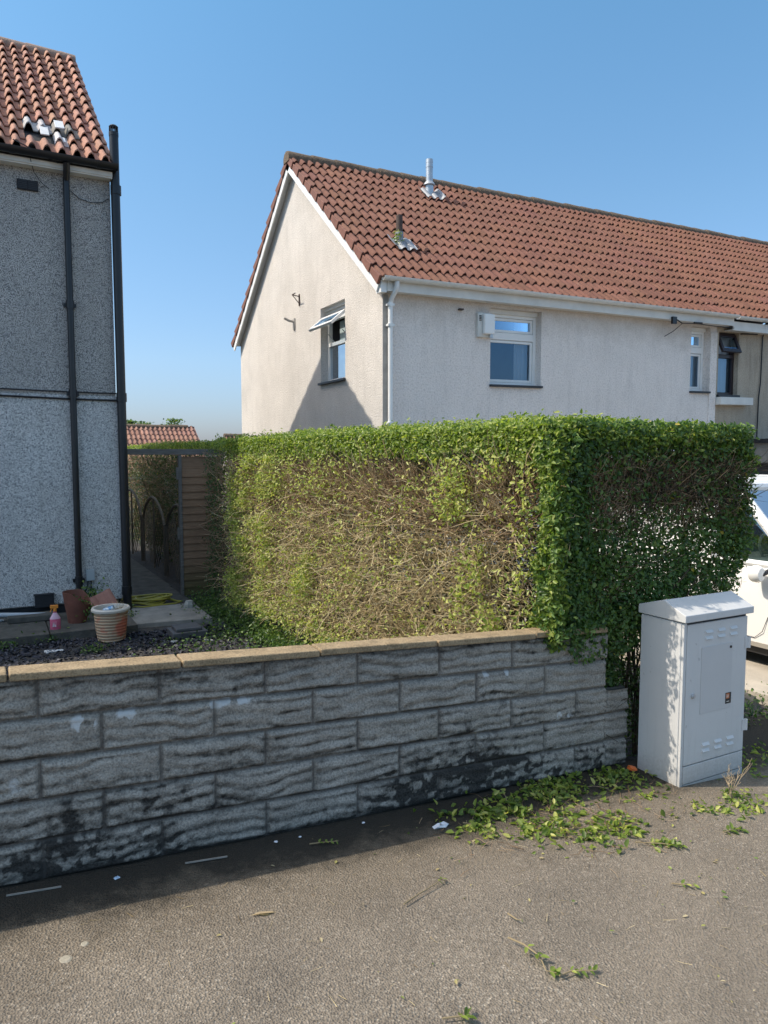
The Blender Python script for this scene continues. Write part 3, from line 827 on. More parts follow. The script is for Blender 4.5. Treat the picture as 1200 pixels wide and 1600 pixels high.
# flue and soil vent through the front slope
def roof_pt(y): return EZ + (y - EY) * math.tan(PM)
fx, fy = 7.36, 11.95; fz = roof_pt(fy)
m = MB(); m.cyl((fx, fy), fz - .15, fz + .24, .078); m.cyl((fx, fy), fz + .235, fz + .66, .064); m.cyl((fx, fy), fz + .52, fz + .545, .068); m.cyl((fx, fy), fz + .60, fz + .665, .067)
fl = m.build('metal_flue', M_GALV, h, smooth=True)
MB().lathe((fx, fy, 0), [(.082, fz + .20), (.115, fz + .205), (.085, fz + .25), (.066, fz + .27)]).build('storm_collar', M_GALV, fl, smooth=True)
def lead_slate(x, y, w, l, parent):
    nx, ns = 56, 8; V = []; 
    for i in range(nx + 1):
        for j in range(ns + 1):
            u = -w / 2 + w * i / nx; s = -l / 2 + l * j / ns
            ph_ = ((x + u - VX0) / .15) % 1.0; hh = .062 + (.040 * math.sin(math.pi * ph_ / .66) ** .75 if ph_ < .66 else 0) + .006 * math.sin(9 * s + u * 7) + .03 * max(0, abs(u) / w - .38) * 8
            V.append((x + u, y + s * math.cos(PM) - hh * math.sin(PM), roof_pt(y) + s * math.sin(PM) + hh * math.cos(PM)))
    i = (np.arange(nx)[:, None] * (ns + 1) + np.arange(ns)[None]).ravel()
    return np_mesh('lead_slate', V, np.stack([i, i + ns + 1, i + ns + 2, i + 1], 1), M_LEAD, parent, smooth=True)
lead_slate(fx, fy - .03, .42, .36, fl)
vx, vy = 5.63, 10.0; vz = roof_pt(vy)
m = MB(); m.cyl((vx, vy), vz - .15, vz + .22, .062); sv = m.build('vent_pipe', M_LEAD, h, smooth=True)
m = MB(); m.cyl((vx, vy), vz + .2, vz + .47, .050); m.build('pipe_top', M_RUST, sv, smooth=True)
lead_slate(vx, vy - .03, .40, .34, sv)
P = np.array([[vx - .07, vy - .05, vz + .12]]) + rng.normal(0, .035, (60, 3)) * np.array([1, 1, 1.6])
leaves('vent_weed', P, np.tile([0, -.5, 1], (60, 1)), M_LEAFTOP, sv, (.03, .055))
# cables on the fascia
m = MB(); m.box(10.52, 10.62, 9.04, 9.084, 3.80, 3.92)
m.tube([(10.57, 9.05, 3.90), (10.75, 9.04, 3.82), (11.1, 9.05, 3.84), (11.6, 9.06, 3.83), (12.15, 9.06, 3.83)], .008, 6)
m.tube([(10.60, 9.05, 3.88), (10.70, 9.0, 3.80), (10.60, 9.1, 3.68), (10.50, 9.2, 3.60)], .007, 6)
m.tube([(11.05, 9.035, 3.845), (11.25, 9.035, 3.85)], .02, 8)
m.build('fascia_cable', M_BLACK, h)
# slim white pilaster at the end of the front
MB().box(HX1 - .18, HX1, HYF - .02, HYF - .001, -.5, 3.755).build('party_strip', M_FRONT, h)

# ------------------------------------------------------------------ neighbouring terrace house (beige)
nb = thing('terrace_house', 'beige pebbledash terrace house with dark brown window, joined to the pale end house', 'house', (HX1 + .02, 9.3, -.5), shear=SHK)
NX1 = 20.5; NY = 9.30
NW = (12.06, 12.63, 2.63, 3.80)
m = MB(); wall_holes(m, 1, NY, HX1 + .004, NX1, -.6, lambda u: 3.99, [NW], .2)
m.add([(NX1, NY, -.6), (NX1, HYB, -.6), (NX1, HYB, 3.95), (NX1, RY, RZ - .1), (NX1, NY, 3.95)], [(0, 1, 2, 3, 4)])
m.add([(HX1 + .01, HYB, -.6), (NX1, HYB, -.6), (NX1, HYB, 4.0), (HX1 + .01, HYB, 4.0)], [(0, 1, 2, 3)])
m.build('wall', M_BEIGE, nb)
tile_roof('roof', HX1 + .012, NX1 + .1, EY, EZ + .006, PM, ROWS, GA, nb, M_TILE, 1, seed=9, col=(.198, .092, .062), var=.055)
tile_roof('rear_roof', HX1 + .012, NX1 + .1, 2 * RY - EY, EZ, PM, ROWS, GA, nb, M_TILE, -1, seed=8)
ridge_tiles('ridge', HX1 + .025, NX1 + .1, RY, RZ - .035, .135, nb, M_RIDGE)
m = MB()
for d in (1, -1):
    y0 = EY if d > 0 else 2 * RY - EY; L = ROWS * GA
    def PP(s, hh): return (y0 + d * (s * math.cos(PM) - hh * math.sin(PM)), EZ + s * math.sin(PM) + hh * math.cos(PM))
    m.prism([PP(.02, -.05), PP(L, -.05), PP(L, .0), PP(.02, 0)], HX1 + .01, NX1, 0)
m.build('roof_deck', M_DARKSILL, nb)
m = MB(); m.box(HX1 + .26, NX1, 9.10, 9.12, 3.80, 3.96); m.box(HX1 + .26, NX1, 9.121, NY - .002, 3.81, 3.82); m.build('fascia', M_WHITEOLD, nb)
m = MB(); gutter(m, HX1 + .28, NX1, 9.03, 4.04)
x = HX1 + .5
while x < NX1: gutter_joint(m, x, 9.03, 4.04); x += .9
m.build('gutter', M_WHITEOLD, nb, smooth=True)
x0, x1, z0, z1 = NW; y = NY + .13
f = MB(); w = .06
f.box(x0 - .01, x0 + w, y - .035, y + .035, z0, z1); f.box(x1 - w, x1 + .01, y - .035, y + .035, z0, z1)
f.box(x0 + w, x1 - w, y - .034, y + .034, z0, z0 + w); f.box(x0 + w, x1 - w, y - .034, y + .034, z1 - w, z1); f.box(x0 + w, x1 - w, y - .036, y + .036, 3.33, 3.40)
nw = f.build('window', M_BROWNUPVC, nb, bevel=.005)
room(nb, NW[0] - .02, NW[1] + .02, NY + .202, NY + 2.2, NW[2] - .03, NW[3] + .012, 1)
MB().add([(x0 + .05, y, z0 + .05), (x1 - .05, y, z0 + .05), (x1 - .05, y, 3.34), (x0 + .05, y, 3.34)], [(0, 1, 2, 3)]).build('pane', M_GLASS, nw)
MB().add([(x0, y + .08, z0), (x1, y + .08, z0), (x1, y + .08, z1), (x0, y + .08, z1)], [(0, 1, 2, 3)]).build('blind', M_CURTAIN, nw)
Mt = Matrix.Translation((0, y - .05, z1 - .03)) @ Matrix.Rotation(R(-24), 4, 'X')
f = MB()
for bx in ((x0 + .02, x0 + .08, -.02, .03, -.38, 0), (x1 - .08, x1 - .02, -.02, .03, -.38, 0), (x0 + .08, x1 - .08, -.019, .029, -.38, -.31), (x0 + .08, x1 - .08, -.019, .029, -.06, 0)): f.box(*bx, M=Mt)
f.build('open_sash', M_BROWNUPVC, nw, bevel=.004)
MB().add([tuple(Mt @ Vector(p)) for p in [(x0 + .07, 0, -.34), (x1 - .07, 0, -.34), (x1 - .07, 0, -.05), (x0 + .07, 0, -.05)]], [(0, 1, 2, 3)]).build('pane', M_GLASS, nw)
MB().box(x0 - .02, x1 + .02, NY - .05, y - .036, z0 - .04, z0 + .002).build('sill', M_DARKSILL, nw)
MB().box(HX1 + .02, 12.88, NY - .17, NY - .002, 2.44, 2.58).build('window_ledge', M_WHITEOLD, nb, bevel=.006)
m = MB(); m.tube([(12.65, 9.28, 3.78), (13.0, 9.28, 3.80), (13.12, 9.27, 3.80)], .012, 6); m.tube([(13.5, 9.27, 3.88), (13.34, 9.27, 3.86), (13.28, 9.27, 3.76), (13.27, 9.27, 2.9), (13.23, 9.27, 2.6), (13.22, 9.27, 1.75)], .013, 6)
m.build('wall_cable', M_BLACK, nb)
m = MB(); m.box(12.6, 15.6, 8.35, 9.298, 1.72, 1.80); m.build('porch_roof', M_BLACKWALL, nb)
m = MB(); m.box(12.7, 15.5, 8.45, 9.297, 1.35, 1.719); m.build('porch_beam', M_CONC, nb)
m = MB(); m.box(12.72, 15.48, 9.20, 9.296, -.5, 1.34); m.build('porch_dark_panel', M_DARKSILL, nb)  # flat panel, its dark colour standing for shade under the porch

# ------------------------------------------------------------------ left house (pebbledash)
PL = R(38.2); LEY, LEZ = 9.10, 4.90; LGA = .335; LROWS = 13
LRY = LEY + LROWS * LGA * math.cos(PL); LRZ = LEZ + LROWS * LGA * math.sin(PL)
LX0, LX1, LYF = -6.5, 1.36, 9.25
LYB = 2 * LRY - LYF
lh = thing('pebbledash_house', 'grey speckled pebbledash house with slipped roof tiles and black drainpipes, in shade', 'house', (LX1, LYF, -.3))
def lroofz(y):
    yy = y if y < LRY else 2 * LRY - y
    return LEZ + (yy - LEY) * math.tan(PL) - .05
def lbox(m, z0, z1, e=0):
    m.add([(LX0, LYF - e, z0), (LX1 + e, LYF - e, z0), (LX1 + e, LYF - e, z1), (LX0, LYF - e, z1)], [(0, 1, 2, 3)])
    m.add([(LX1 + e, LYF - e, z0), (LX1 + e, LYB, z0), (LX1 + e, LYB, z1), (LX1 + e, LYF - e, z1)], [(0, 1, 2, 3)])
    m.add([(LX0, LYB, z0), (LX1 + e, LYB, z0), (LX1 + e, LYB, z1), (LX0, LYB, z1)], [(0, 1, 2, 3)])
    m.add([(LX0, LYF - e, z0), (LX0, LYB, z0), (LX0, LYB, z1), (LX0, LYF - e, z1)], [(0, 1, 2, 3)])
m = MB(); lbox(m, -.10, 2.30, .012)
m.add([(LX0, LYF - .012, -.10), (LX1 + .012, LYF - .012, -.10), (LX1, LYF + .01, -.115), (LX0, LYF + .01, -.115)], [(0, 1, 2, 3)])
m.add([(LX0, LYF - .012, 2.30), (LX1 + .012, LYF - .012, 2.30), (LX1, LYF + .002, 2.315), (LX0, LYF + .002, 2.315)], [(0, 1, 2, 3)])
m.build('lower_wall', M_PEB_LO, lh)
m = MB(); lbox(m, 2.29, 4.86, 0)
for gx in (LX0, LX1):
    m.add([(gx, LYF, 4.86), (gx, LYB, 4.86), (gx, LYB, lroofz(LYB)), (gx, LRY, lroofz(LRY)), (gx, LYF, lroofz(LYF))], [(0, 1, 2, 3, 4)])
m.build('upper_wall', M_PEB_HI, lh)
m = MB(); lbox(m, -.6, -.09, -.015); m.build('plinth', M_BLACKWALL, lh)
ov = {}
for c in (2, 3, 4, 5): ov[(2, c)] = (.24, .225, .20)
ov[(1, 3)] = (.62, .62, .62); ov[(2, 5)] = (.55, .55, .56); ov[(2, 4)] = (.42, .41, .40)
tile_roof('roof', LX0, LX1 + .035, LEY, LEZ, PL, LROWS, LGA, lh, M_TILE_L, 1, unit_w=.15, rolls=1, lift=.058, rh=.056, col=(.40, .215, .155), var=.07, override=ov, skip={(1, 4), (1, 5)}, seed=21, right_anchor=True)
tile_roof('rear_roof', LX0, LX1 + .035, 2 * LRY - LEY, LEZ, PL, LROWS, LGA, lh, M_TILE_L, -1, unit_w=.30, rolls=2, seed=22, right_anchor=True)
m = MB()
for d in (1, -1):
    y0 = LEY if d > 0 else 2 * LRY - LEY; L = LROWS * LGA
    def PP(s, hh): return (y0 + d * (s * math.cos(PL) - hh * math.sin(PL)), LEZ + s * math.sin(PL) + hh * math.cos(PL))
    m.prism([PP(.02, -.06), PP(L, -.06), PP(L, -.005), PP(.02, -.005)], LX0, LX1 + .02, 0)
m.build('roof_deck', M_BLACKWALL, lh)
ridge_tiles('ridge', LX0, LX1 + .03, LRY, LRZ - .04, .125, lh, plain('old_ridge_tile', (.27, .19, .15), .9, .3, 10, .008, 40))
def lp(s, hh): return (LEY + s * math.cos(PL) - hh * math.sin(PL), LEZ + s * math.sin(PL) + hh * math.cos(PL))
m = MB()
for (xc, s0, s1, w, hh, rot) in ((.70, .40, .66, .09, .075, .2), (.86, .36, .50, .10, .05, -.35), (1.0 - .13, .62, .86, .10, .11, .15)):
    pts = []
    for u, s in ((-w / 2, s0), (w / 2, s0 + rot * .05), (w / 2, s1 + rot * .05), (-w / 2, s1)):
        y, z = lp(s, hh); pts.append((xc + u, y, z))
    for u, s in ((-w / 2, s0), (w / 2, s0 + rot * .05), (w / 2, s1 + rot * .05), (-w / 2, s1)):
        y, z = lp(s, hh + .014); pts.append((xc + u, y, z))
    m.hexa(pts)
m.build('slipped_tile', plain('pale_slipped_tile', (.62, .63, .64), .6, .15, 12), lh, bevel=.003)
MB().box(LX0, LX1 + .01, 9.13, 9.247, 4.775, 4.80).box(LX0, LX1 + .01, 9.115, 9.13, 4.79, 4.86).build('soffit', M_WHITEOLD, lh)
m = MB(); gutter(m, LX0, LX1 + .06, 9.05, 4.905, .062); m.box(LX0, LX1 + .05, 9.10, 9.114, 4.84, 4.93); lg = m.build('gutter', M_BLACK, lh, smooth=True)
for x in (-.6, .35, 1.22):
    m = MB(); gutter_joint(m, x, 9.05, 4.905, .067, .05); m.build('gutter_bracket', M_BLACK, lg, smooth=True)
m = MB(); m.tube([(.885, 9.06, 4.85), (.885, 9.10, 4.78), (.885, 9.17, 4.70)], .036, 12); m.tube([(.885, 9.185, 4.72), (.885, 9.185, -.02)], .036, 12)
ldp = m.build('downpipe', M_BLACK, lh, smooth=True)
for z in (3.28, 2.28, .12):
    m = MB().tube([(.885, 9.185, z), (.885, 9.185, z + .09)], .044, 12); m.box(.82, .95, 9.2, 9.236, z + .02, z + .06); m.build('pipe_joint', M_BLACK, ldp, smooth=True)
m = MB(); m.tube([(1.418, 9.19, -.24), (1.408, 9.19, 5.28)], .051, 16)
sp = m.build('soil_pipe', M_BLACK, lh, smooth=True)
for z in (-.05, 2.25, 4.62): MB().tube([(1.415, 9.19, z), (1.415, 9.19, z + .10)], .060, 16).build('pipe_joint', M_BLACK, sp, smooth=True)
m = MB(); m.tube([(1.408, 9.19, 5.27), (1.408, 9.19, 5.31)], .054, 16)
for i in range(10):
    a = 2 * math.pi * i / 10; m.tube([(1.408 + .047 * math.cos(a), 9.19 + .047 * math.sin(a), 5.30), (1.408 + .045 * math.cos(a), 9.19 + .045 * math.sin(a), 5.38)], .006, 5)
m.tube([(1.408, 9.19, 5.375), (1.408, 9.19, 5.392)], [.052, .036], 16)
m.build('vent_cage', M_BLACK, sp)
m = MB(); m.box(.39, .60, 9.225, 9.249, 4.535, 4.645); lv = m.build('air_brick', M_BLACKWALL, lh, bevel=.003)
m = MB()
for i in range(5): m.box(.40, .488, 9.219, 9.2245, 4.548 + i * .019, 4.558 + i * .019); m.box(.502, .59, 9.219, 9.2245, 4.548 + i * .019, 4.558 + i * .019)
m.build('slats', M_DARKSILL, lv)
m = MB()
pts = lambda z, a: [(x, 9.226 - .0, z + a * math.sin(x * 2.1 + z)) for x in np.linspace(LX0, 1.36, 40)]
m.tube(pts(2.352, .006), .009, 6); m.tube(pts(2.275, .010), .012, 6)
m.build('wall_cable', M_BLACK, lh)
m = MB(); m.tube([(.36, 9.04, 4.98), (.46, 9.0, 4.93), (.66, 9.04, 4.86), (.80, 9.06, 4.82)], .006, 5); m.build('loose_wire', M_BLACK, lh); m = MB()
m.tube([(.52, 9.08, 4.84), (.56, 9.2, 4.73), (.63, 9.22, 4.64), (.71, 9.235, 4.585)], .004, 5); m.build('loose_wire', M_BLACK, lh); m = MB()
m.tube([(.93, 9.23, 4.60), (1.02, 9.235, 4.53), (1.14, 9.235, 4.505), (1.26, 9.235, 4.52), (1.34, 9.235, 4.58)], .004, 5)
m.build('loose_wire', M_BLACK, lh)
m = MB(); m.box(.965, 1.06, 9.19, 9.236, .145, .275); sb = m.build('switch_box', plain('grey_plastic_box', (.36, .40, .42), .5, .05), lh, bevel=.006)
MB().tube([(.985, 9.21, .145), (.975, 9.2, .08), (.95, 9.19, .02), (.94, 9.2, -.08)], .008, 6).tube([(1.02, 9.21, .145), (1.015, 9.2, .06), (1.0, 9.2, -.02), (.99, 9.2, -.1)], .008, 6).build('box_cable', M_BLACK, sb)
m = MB(); m.box(.41, .61, 9.17, 9.234, -.12, .02); m.box(.40, .62, 9.165, 9.234, .021, .035); m.build('vent_cowl', M_BLACKWALL, lh, bevel=.006)

# ------------------------------------------------------------------ gate frame, trellis fence
gp = thing('garden_gate', 'brown slatted wooden gate panel standing beside the hedge under a grey beam', 'gate', (2.22, 9.88, -.27))
m = MB(); n = 17; zt = 1.60; zb_ = -.26
hgt = (zt - .17 - zb_) / n
m.box(2.26, 2.80, 9.90, 9.925, zt - .16, zt)
for i in range(n):
    z = zb_ + i * hgt
    p = [(2.26, 9.885, z), (2.80, 9.885, z), (2.80, 9.905, z), (2.26, 9.905, z), (2.26, 9.903, z + hgt + .012), (2.80, 9.903, z + hgt + .012), (2.80, 9.915, z + hgt + .012), (2.26, 9.915, z + hgt + .012)]
    m.hexa(p)
m.build('slat_panel', M_WOOD, gp)
MB().box(2.215, 2.255, 9.87, 9.93, -.27, 1.62).build('gate_post', M_WOOD_G, gp, bevel=.003)
MB().box(1.47, 2.80, 9.86, 9.95, 1.625, 1.70).build('top_beam', M_WOOD_G, gp, bevel=.004)
for z in (1.30, .50): MB().box(2.185, 2.213, 9.865, 9.90, z, z + .16).build('hinge', M_WOOD_G, gp)

def fan_panel(x, y0, y1, z0, hs, hp, label):
    f = thing('trellis_panel', label, 'fence panel', (x, y0, z0), 'arched trellis panels along the hedge')
    m = MB(); w = y1 - y0; yc = (y0 + y1) / 2
    arch = lambda t: hs + (hp - hs) * math.sin(math.pi * t) ** .7
    N = 14
    fr = [(x, y0 + .02, z0)] + [(x, lerp(y0 + .02, y1 - .02, i / N), z0 + arch(i / N)) for i in range(N + 1)] + [(x, y1 - .02, z0)]
    for a, b in zip(fr[:-1], fr[1:]): m.tube([a, b], .022, 6)
    m.build('arch_frame', M_WOOD_D, f)
    m = MB()
    m.tube([(x + .012, yc, z0), (x + .012, yc, z0 + hp)], .016, 5)
    K = 6
    for s in (-1, 1):
        for i in range(K):
            # slats fan upwards and outwards from the centre line
            base_z = z0 - .25 + i * (hs * .20); 
            p = [];
            for t in np.linspace(0, 1, 14):
                yy = yc + s * t * (w / 2 - .02); zz = base_z + t * hp * .85
                tt = (yy - y0) / w
                if zz >= z0 and zz <= z0 + arch(min(max(tt, 0), 1)): p.append((x + .012, yy, zz))
            if len(p) > 1: m.tube([p[0], p[-1]], .007, 5)
    m.build('fan_slats', M_WOOD_D, f)
fan_panel(2.40, 9.98, 11.60, -.26, .78, 1.16, 'arched fan trellis panel nearest the brown gate')
fan_panel(2.38, 11.64, 13.45, -.26, .78, 1.18, 'arched fan trellis panel in the middle of three along the alley')
fan_panel(2.36, 13.50, 15.60, -.26, .80, 1.22, 'arched fan trellis panel farthest along the alley beside the house')

# ------------------------------------------------------------------ hedge
hd = thing('hedge', 'tall clipped privet hedge with bare brown twigs, green top and corner behind the wall', 'hedge', (3.0, 3.4, -.3))
HT = 1.80          # top
XL, XR = 2.70, 3.40      # long leg
FY0, FY1 = 3.10, 3.62    # front leg
XE = 4.44
def U(a, b, n): return rng.uniform(a, b, n)
# --- main stems and interior branches
def stems():
    P = []; D = []; L = []; Rr = []
    n = 300
    y = U(3.3, 18.5, n); x = U(3.02, 3.28, n); P.append(np.stack([x, y, np.full(n, -.3)], 1)); D.append(np.stack([rng.normal(0, .08, n), rng.normal(0, .2, n), np.ones(n)], 1)); L.append(U(.8, 1.6, n)); Rr.append(U(.006, .016, n))
    n = 30
    x = U(3.3, 4.3, n); y = U(3.32, 3.6, n); P.append(np.stack([x, y, np.full(n, -.35)], 1)); D.append(np.stack([rng.normal(-.05, .08, n), np.abs(rng.normal(0, .06, n)), np.ones(n)], 1)); L.append(U(.9, 1.65, n)); Rr.append(U(.006, .014, n))
    P, D, L, Rr = map(np.concatenate, (P, D, L, Rr))
    twigs('stems', P, D, L, Rr, M_BARK, hd, nseg=5, wig=.09, sides=5)
stems()
def interior():
    n = 9000
    y = 3.25 + (U(0, 1, n) ** 1.4) * 15; x = U(2.92, 3.38, n); z = U(-.25, 1.42, n)
    P = np.stack([x, y, z], 1); D = np.stack([rng.normal(0, 1, n), rng.normal(0, 1, n), rng.normal(.5, .7, n)], 1)
    twigs('inner_branches', P, D, U(.15, .45, n), U(.002, .005, n), M_BARK, hd, nseg=3, wig=.3)
interior()
# --- twig face on the sunlit side (plane X = XL)
def twig_face(n, y0, y1, z0, z1, rtop):
    y = U(y0, y1, n); z = U(z0, z1, n); dep = np.abs(rng.normal(0, .11, n)) + .0
    P = np.stack([XL + .03 + dep + .03 * (fbm(y * 3, z * 3, 5) - .5) * 2, y, z], 1)
    up = sstep(1.0, 1.5, z)
    ang = rng.normal(0, 1, n)
    D = np.stack([-.25 - .35 * rng.random(n), rng.normal(-.35, .9, n) * (1 - .45 * up), rng.normal(.12, .38, n) + up * .75], 1)
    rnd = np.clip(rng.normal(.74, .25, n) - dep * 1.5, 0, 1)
    return P, D, U(.10, .36, n), U(.0018, .0045, n), rnd
def vis_n(n): return n
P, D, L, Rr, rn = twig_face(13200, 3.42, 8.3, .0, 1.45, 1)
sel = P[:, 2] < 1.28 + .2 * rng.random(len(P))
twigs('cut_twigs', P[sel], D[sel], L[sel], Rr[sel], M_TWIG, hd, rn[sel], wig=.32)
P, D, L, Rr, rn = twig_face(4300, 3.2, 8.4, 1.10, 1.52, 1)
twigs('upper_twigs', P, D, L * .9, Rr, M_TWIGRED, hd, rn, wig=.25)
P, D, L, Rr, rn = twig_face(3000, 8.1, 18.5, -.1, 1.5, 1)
twigs('shaded_twigs', P, D, L * 1.2, Rr * 1.2, M_TWIGRED, hd, rn, wig=.3)  # darker, redder twig colour stands in for shade along this stretch
# --- twigs on the front leg
n = 7000
x = U(2.98, XE - .05, n); z = U(.72, 1.55, n)
keep = rng.random(n) < np.where(z > 1.12 + .12 * (fbm(x * 4, z * 4, 79) - .5), 1, .16) * (1 - .85 * np.exp(-((x - 3.82) / .45) ** 2 - ((z - 1.08) / .24) ** 2))
x, z = x[keep], z[keep]; n = len(x)
P = np.stack([x, FY0 + .02 + np.abs(rng.normal(0, .10, n)), z], 1)
D = np.stack([rng.normal(0, .45, n), -.12 + rng.normal(0, .25, n), .8 + rng.normal(0, .4, n)], 1)
twigs('front_twigs', P, D, U(.06, .20, n), U(.0012, .0028, n), M_TWIGRED, hd, np.clip(rng.normal(.72, .3, n), 0, 1), wig=.35)
n = 1800
P = np.stack([U(3.3, XE - .08, n), U(FY0, FY1, n), U(1.3, 1.55, n)], 1)
twigs('front_inner', P, rng.normal(0, 1, (n, 3)) + np.array([0, 0, .5]), U(.12, .35, n), U(.0015, .004, n), M_BARK, hd, wig=.3)

# --- leaves
LP = []; LN = []; LR = []; LPt = []; LNt = []; LRt = []
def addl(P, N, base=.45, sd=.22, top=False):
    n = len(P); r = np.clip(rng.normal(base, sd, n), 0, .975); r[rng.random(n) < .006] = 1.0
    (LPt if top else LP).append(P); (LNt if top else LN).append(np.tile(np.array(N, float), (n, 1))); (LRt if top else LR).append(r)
def band_top(y0, y1, n):   # green top of the long leg: crown surface and upper edge of the face
    y = U(y0, y1, n); bump = .05 * (fbm(y * 2.2, y * 0 + 3, 31) - .5) * 2
    x = U(XL - .01, XR + .03, n); z = HT + bump + .075 * (fbm(x * 7, y * 7, 33) - .5) * 2 - np.abs(rng.normal(0, .05, n)) + .025 - .07 * sstep(.14, 0, x - XL) ** 2
    addl(np.stack([x, y, z], 1), (-.35, -.15, .8), .62, .22, True)
def band_face(y0, y1, n, depth=.26):
    y = U(y0, y1, n); t = rng.random(n) ** 1.3
    lim = depth * (.55 + .9 * fbm(y * 3.2, y * 0 + 8, 35))
    z = HT - t * lim; x = XL + .015 - .02 + np.abs(rng.normal(0, .035, n))
    addl(np.stack([x, y, z], 1), (-.8, -.2, .5), .6, .22, True)
band_top(3.12, 8.9, 26000); band_face(3.12, 8.5, 17000, .19)
band_top(8.9, 19, 14000); band_face(9.7, 19, 2600, .10)
# sparse green clumps on the twig face
n = 95000
y = U(3.2, 8.25, n); z = U(-.05, 1.62, n)
dn = fbm(y * 2.1, z * 1.1, 51, 4); cl = vnoise(y * 6.5, z * 4.5, 57)
pr_ = sstep(.42, .62, dn) * .80 * sstep(.42, .72, cl) + .20 * sstep(.58, .85, cl) + .05 + .16 * sstep(.25, -.02, z) * sstep(4.0, 6.0, y) + .10 * sstep(6.2, 7.6, y) * sstep(.4, .8, cl)
pr_ *= (.55 + .75 * sstep(4.2, 6.5, y))
k = rng.random(n) < pr_
P = np.stack([XL - .055 + rng.normal(0, .05, k.sum()), y[k], z[k]], 1); addl(P, (-.75, -.35, .5), .90, .22, True)
# darker leaves paint the alley's shade; inner leaves close the hedge
n = 16000
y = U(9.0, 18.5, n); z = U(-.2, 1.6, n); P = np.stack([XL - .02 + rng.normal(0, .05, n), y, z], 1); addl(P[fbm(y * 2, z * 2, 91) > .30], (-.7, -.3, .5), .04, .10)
n = 2600
y = U(8.0, 9.9, n); z = U(-.2, 1.7, n); P = np.stack([XL - .03 + rng.normal(0, .05, n), y, z], 1); addl(P[fbm(y * 3, z * 2, 93) > .42], (-.7, -.3, .5), .15, .15)  # strip in the house's shadow: leaf colour darkened to show the shade
n = 15000
P = np.stack([U(2.95, 3.38, n), 3.3 + U(0, 1, n) ** 1.5 * 15, U(-.2, 1.70, n)], 1); addl(P, (0, 0, 1), .2, .18)
n = 24000
P = np.stack([U(2.85, 3.38, n), U(3.2, 9.2, n), U(1.40, 1.76, n)], 1); addl(P, (-.3, -.2, .8), .2, .18)
n = 22000
P = np.stack([U(3.15, 3.42, n), U(3.35, 9.2, n), U(-.25, 1.72, n)], 1); addl(P, (.9, 0, .3), .2, .18)
n = 20000
P = np.stack([U(2.85, 3.42, n), U(9.6, 18.5, n), U(-.2, 1.72, n)], 1); addl(P, (-.6, -.3, .5), .03, .08)  # leaf colour kept very dark for the alley's shade
n = 14000
P = np.stack([np.abs(rng.normal(0, .05, n)) * -1 + XR + .02, U(3.4, 18, n), U(-.1, 1.75, n)], 1); addl(P, (1, 0, .4), .3, .2)
# dense corner (wraps the near corner of the L), hangs over the coping
n = 13500
t = U(0, 1, n); z = U(.55, HT, n)
on_side = rng.random(n) < .55
w_ = .03 + .09 * sstep(1.5, .75, z) + .13 * (fbm(z * 3, z * 0 + 2, 61) - .5) * 2
ys_ = FY0 - .03 + t ** 1.4 * (w_ + .05) ; xs_ = XL - .02 + t ** 1.3 * (w_ + .22)
x = np.where(on_side, XL - .01 + np.abs(rng.normal(0, .05, n)), xs_); y = np.where(on_side, ys_, FY0 - .01 + np.abs(rng.normal(0, .05, n)))
bul = .085 * (fbm(z * 6, t * 4, 63) - .5) * 2 - .07 * sstep(1.6, 1.82, z)
P = np.stack([x - bul * .7, y - bul * .5, z], 1)
addl(P[on_side], (-.8, -.35, .4), .55, .22, True); addl(P[~on_side], (-.3, -.9, .35), .40, .22)  # sunlit side of the corner gets the lighter leaf colour
n0 = 70
zc = U(.55, 1.72, n0); sx_c = U(XL - .04, XL + .12, n0); dirs = unit(np.stack([rng.normal(-.35, .4, n0), rng.normal(-.8, .25, n0), rng.normal(.25, .3, n0)], 1))
for q_ in range(6):
    t_ = .012 + .013 * q_
    Pc = np.stack([sx_c, np.full(n0, FY0 - .02), zc], 1) + dirs * t_ + rng.normal(0, .008, (n0, 3)); addl(Pc, (-.5, -.6, .4), .6, .2)
# front leg faces
n = 40000
x = U(2.85, XE, n); z = U(.45, HT + .02, n)
hole = np.clip(.56 * np.exp(-((x - 3.84) / .58) ** 2 - ((z - 1.06) / .30) ** 2), 0, 1)
brown = np.clip(1.25 * np.exp(-((x - 3.54) / .68) ** 4 - ((z - 1.44) / .22) ** 4), 0, 1)
lowcut = sstep(.60, .80, z + .30 * sstep(3.6, 3.25, x))
cl = fbm(x * 5, z * 5, 71)
pr_ = (.95 - .95 * hole) * (1 - .66 * brown) * lowcut * sstep(.22, .62, cl + .12) + .12 * hole * sstep(.5, .7, cl)
pr_ = np.maximum(pr_, sstep(HT - .22, HT - .10, z + .10 * (fbm(x * 4, x * 0, 73) - .5) * 2))
pr_ = np.maximum(pr_, .9 * sstep(XE - .28, XE - .08, x) * sstep(.72, .85, z))
edge = XE - .02 - .13 * sstep(1.1, .75, z) - .05 * sstep(1.6, 1.8, z) + .06 * (fbm(z * 4, z * 0 + 4, 75) - .5)
k = (rng.random(n) < pr_ * .80) & (x < edge)
x, z = x[k], z[k]; n = len(x)
P = np.stack([x, FY0 - .02 + np.abs(rng.normal(0, .07, n)) + .05 * (fbm(x * 4, z * 4, 77) - .5), z], 1)
addl(P, (-.15, -.9, .4), .42, .2)
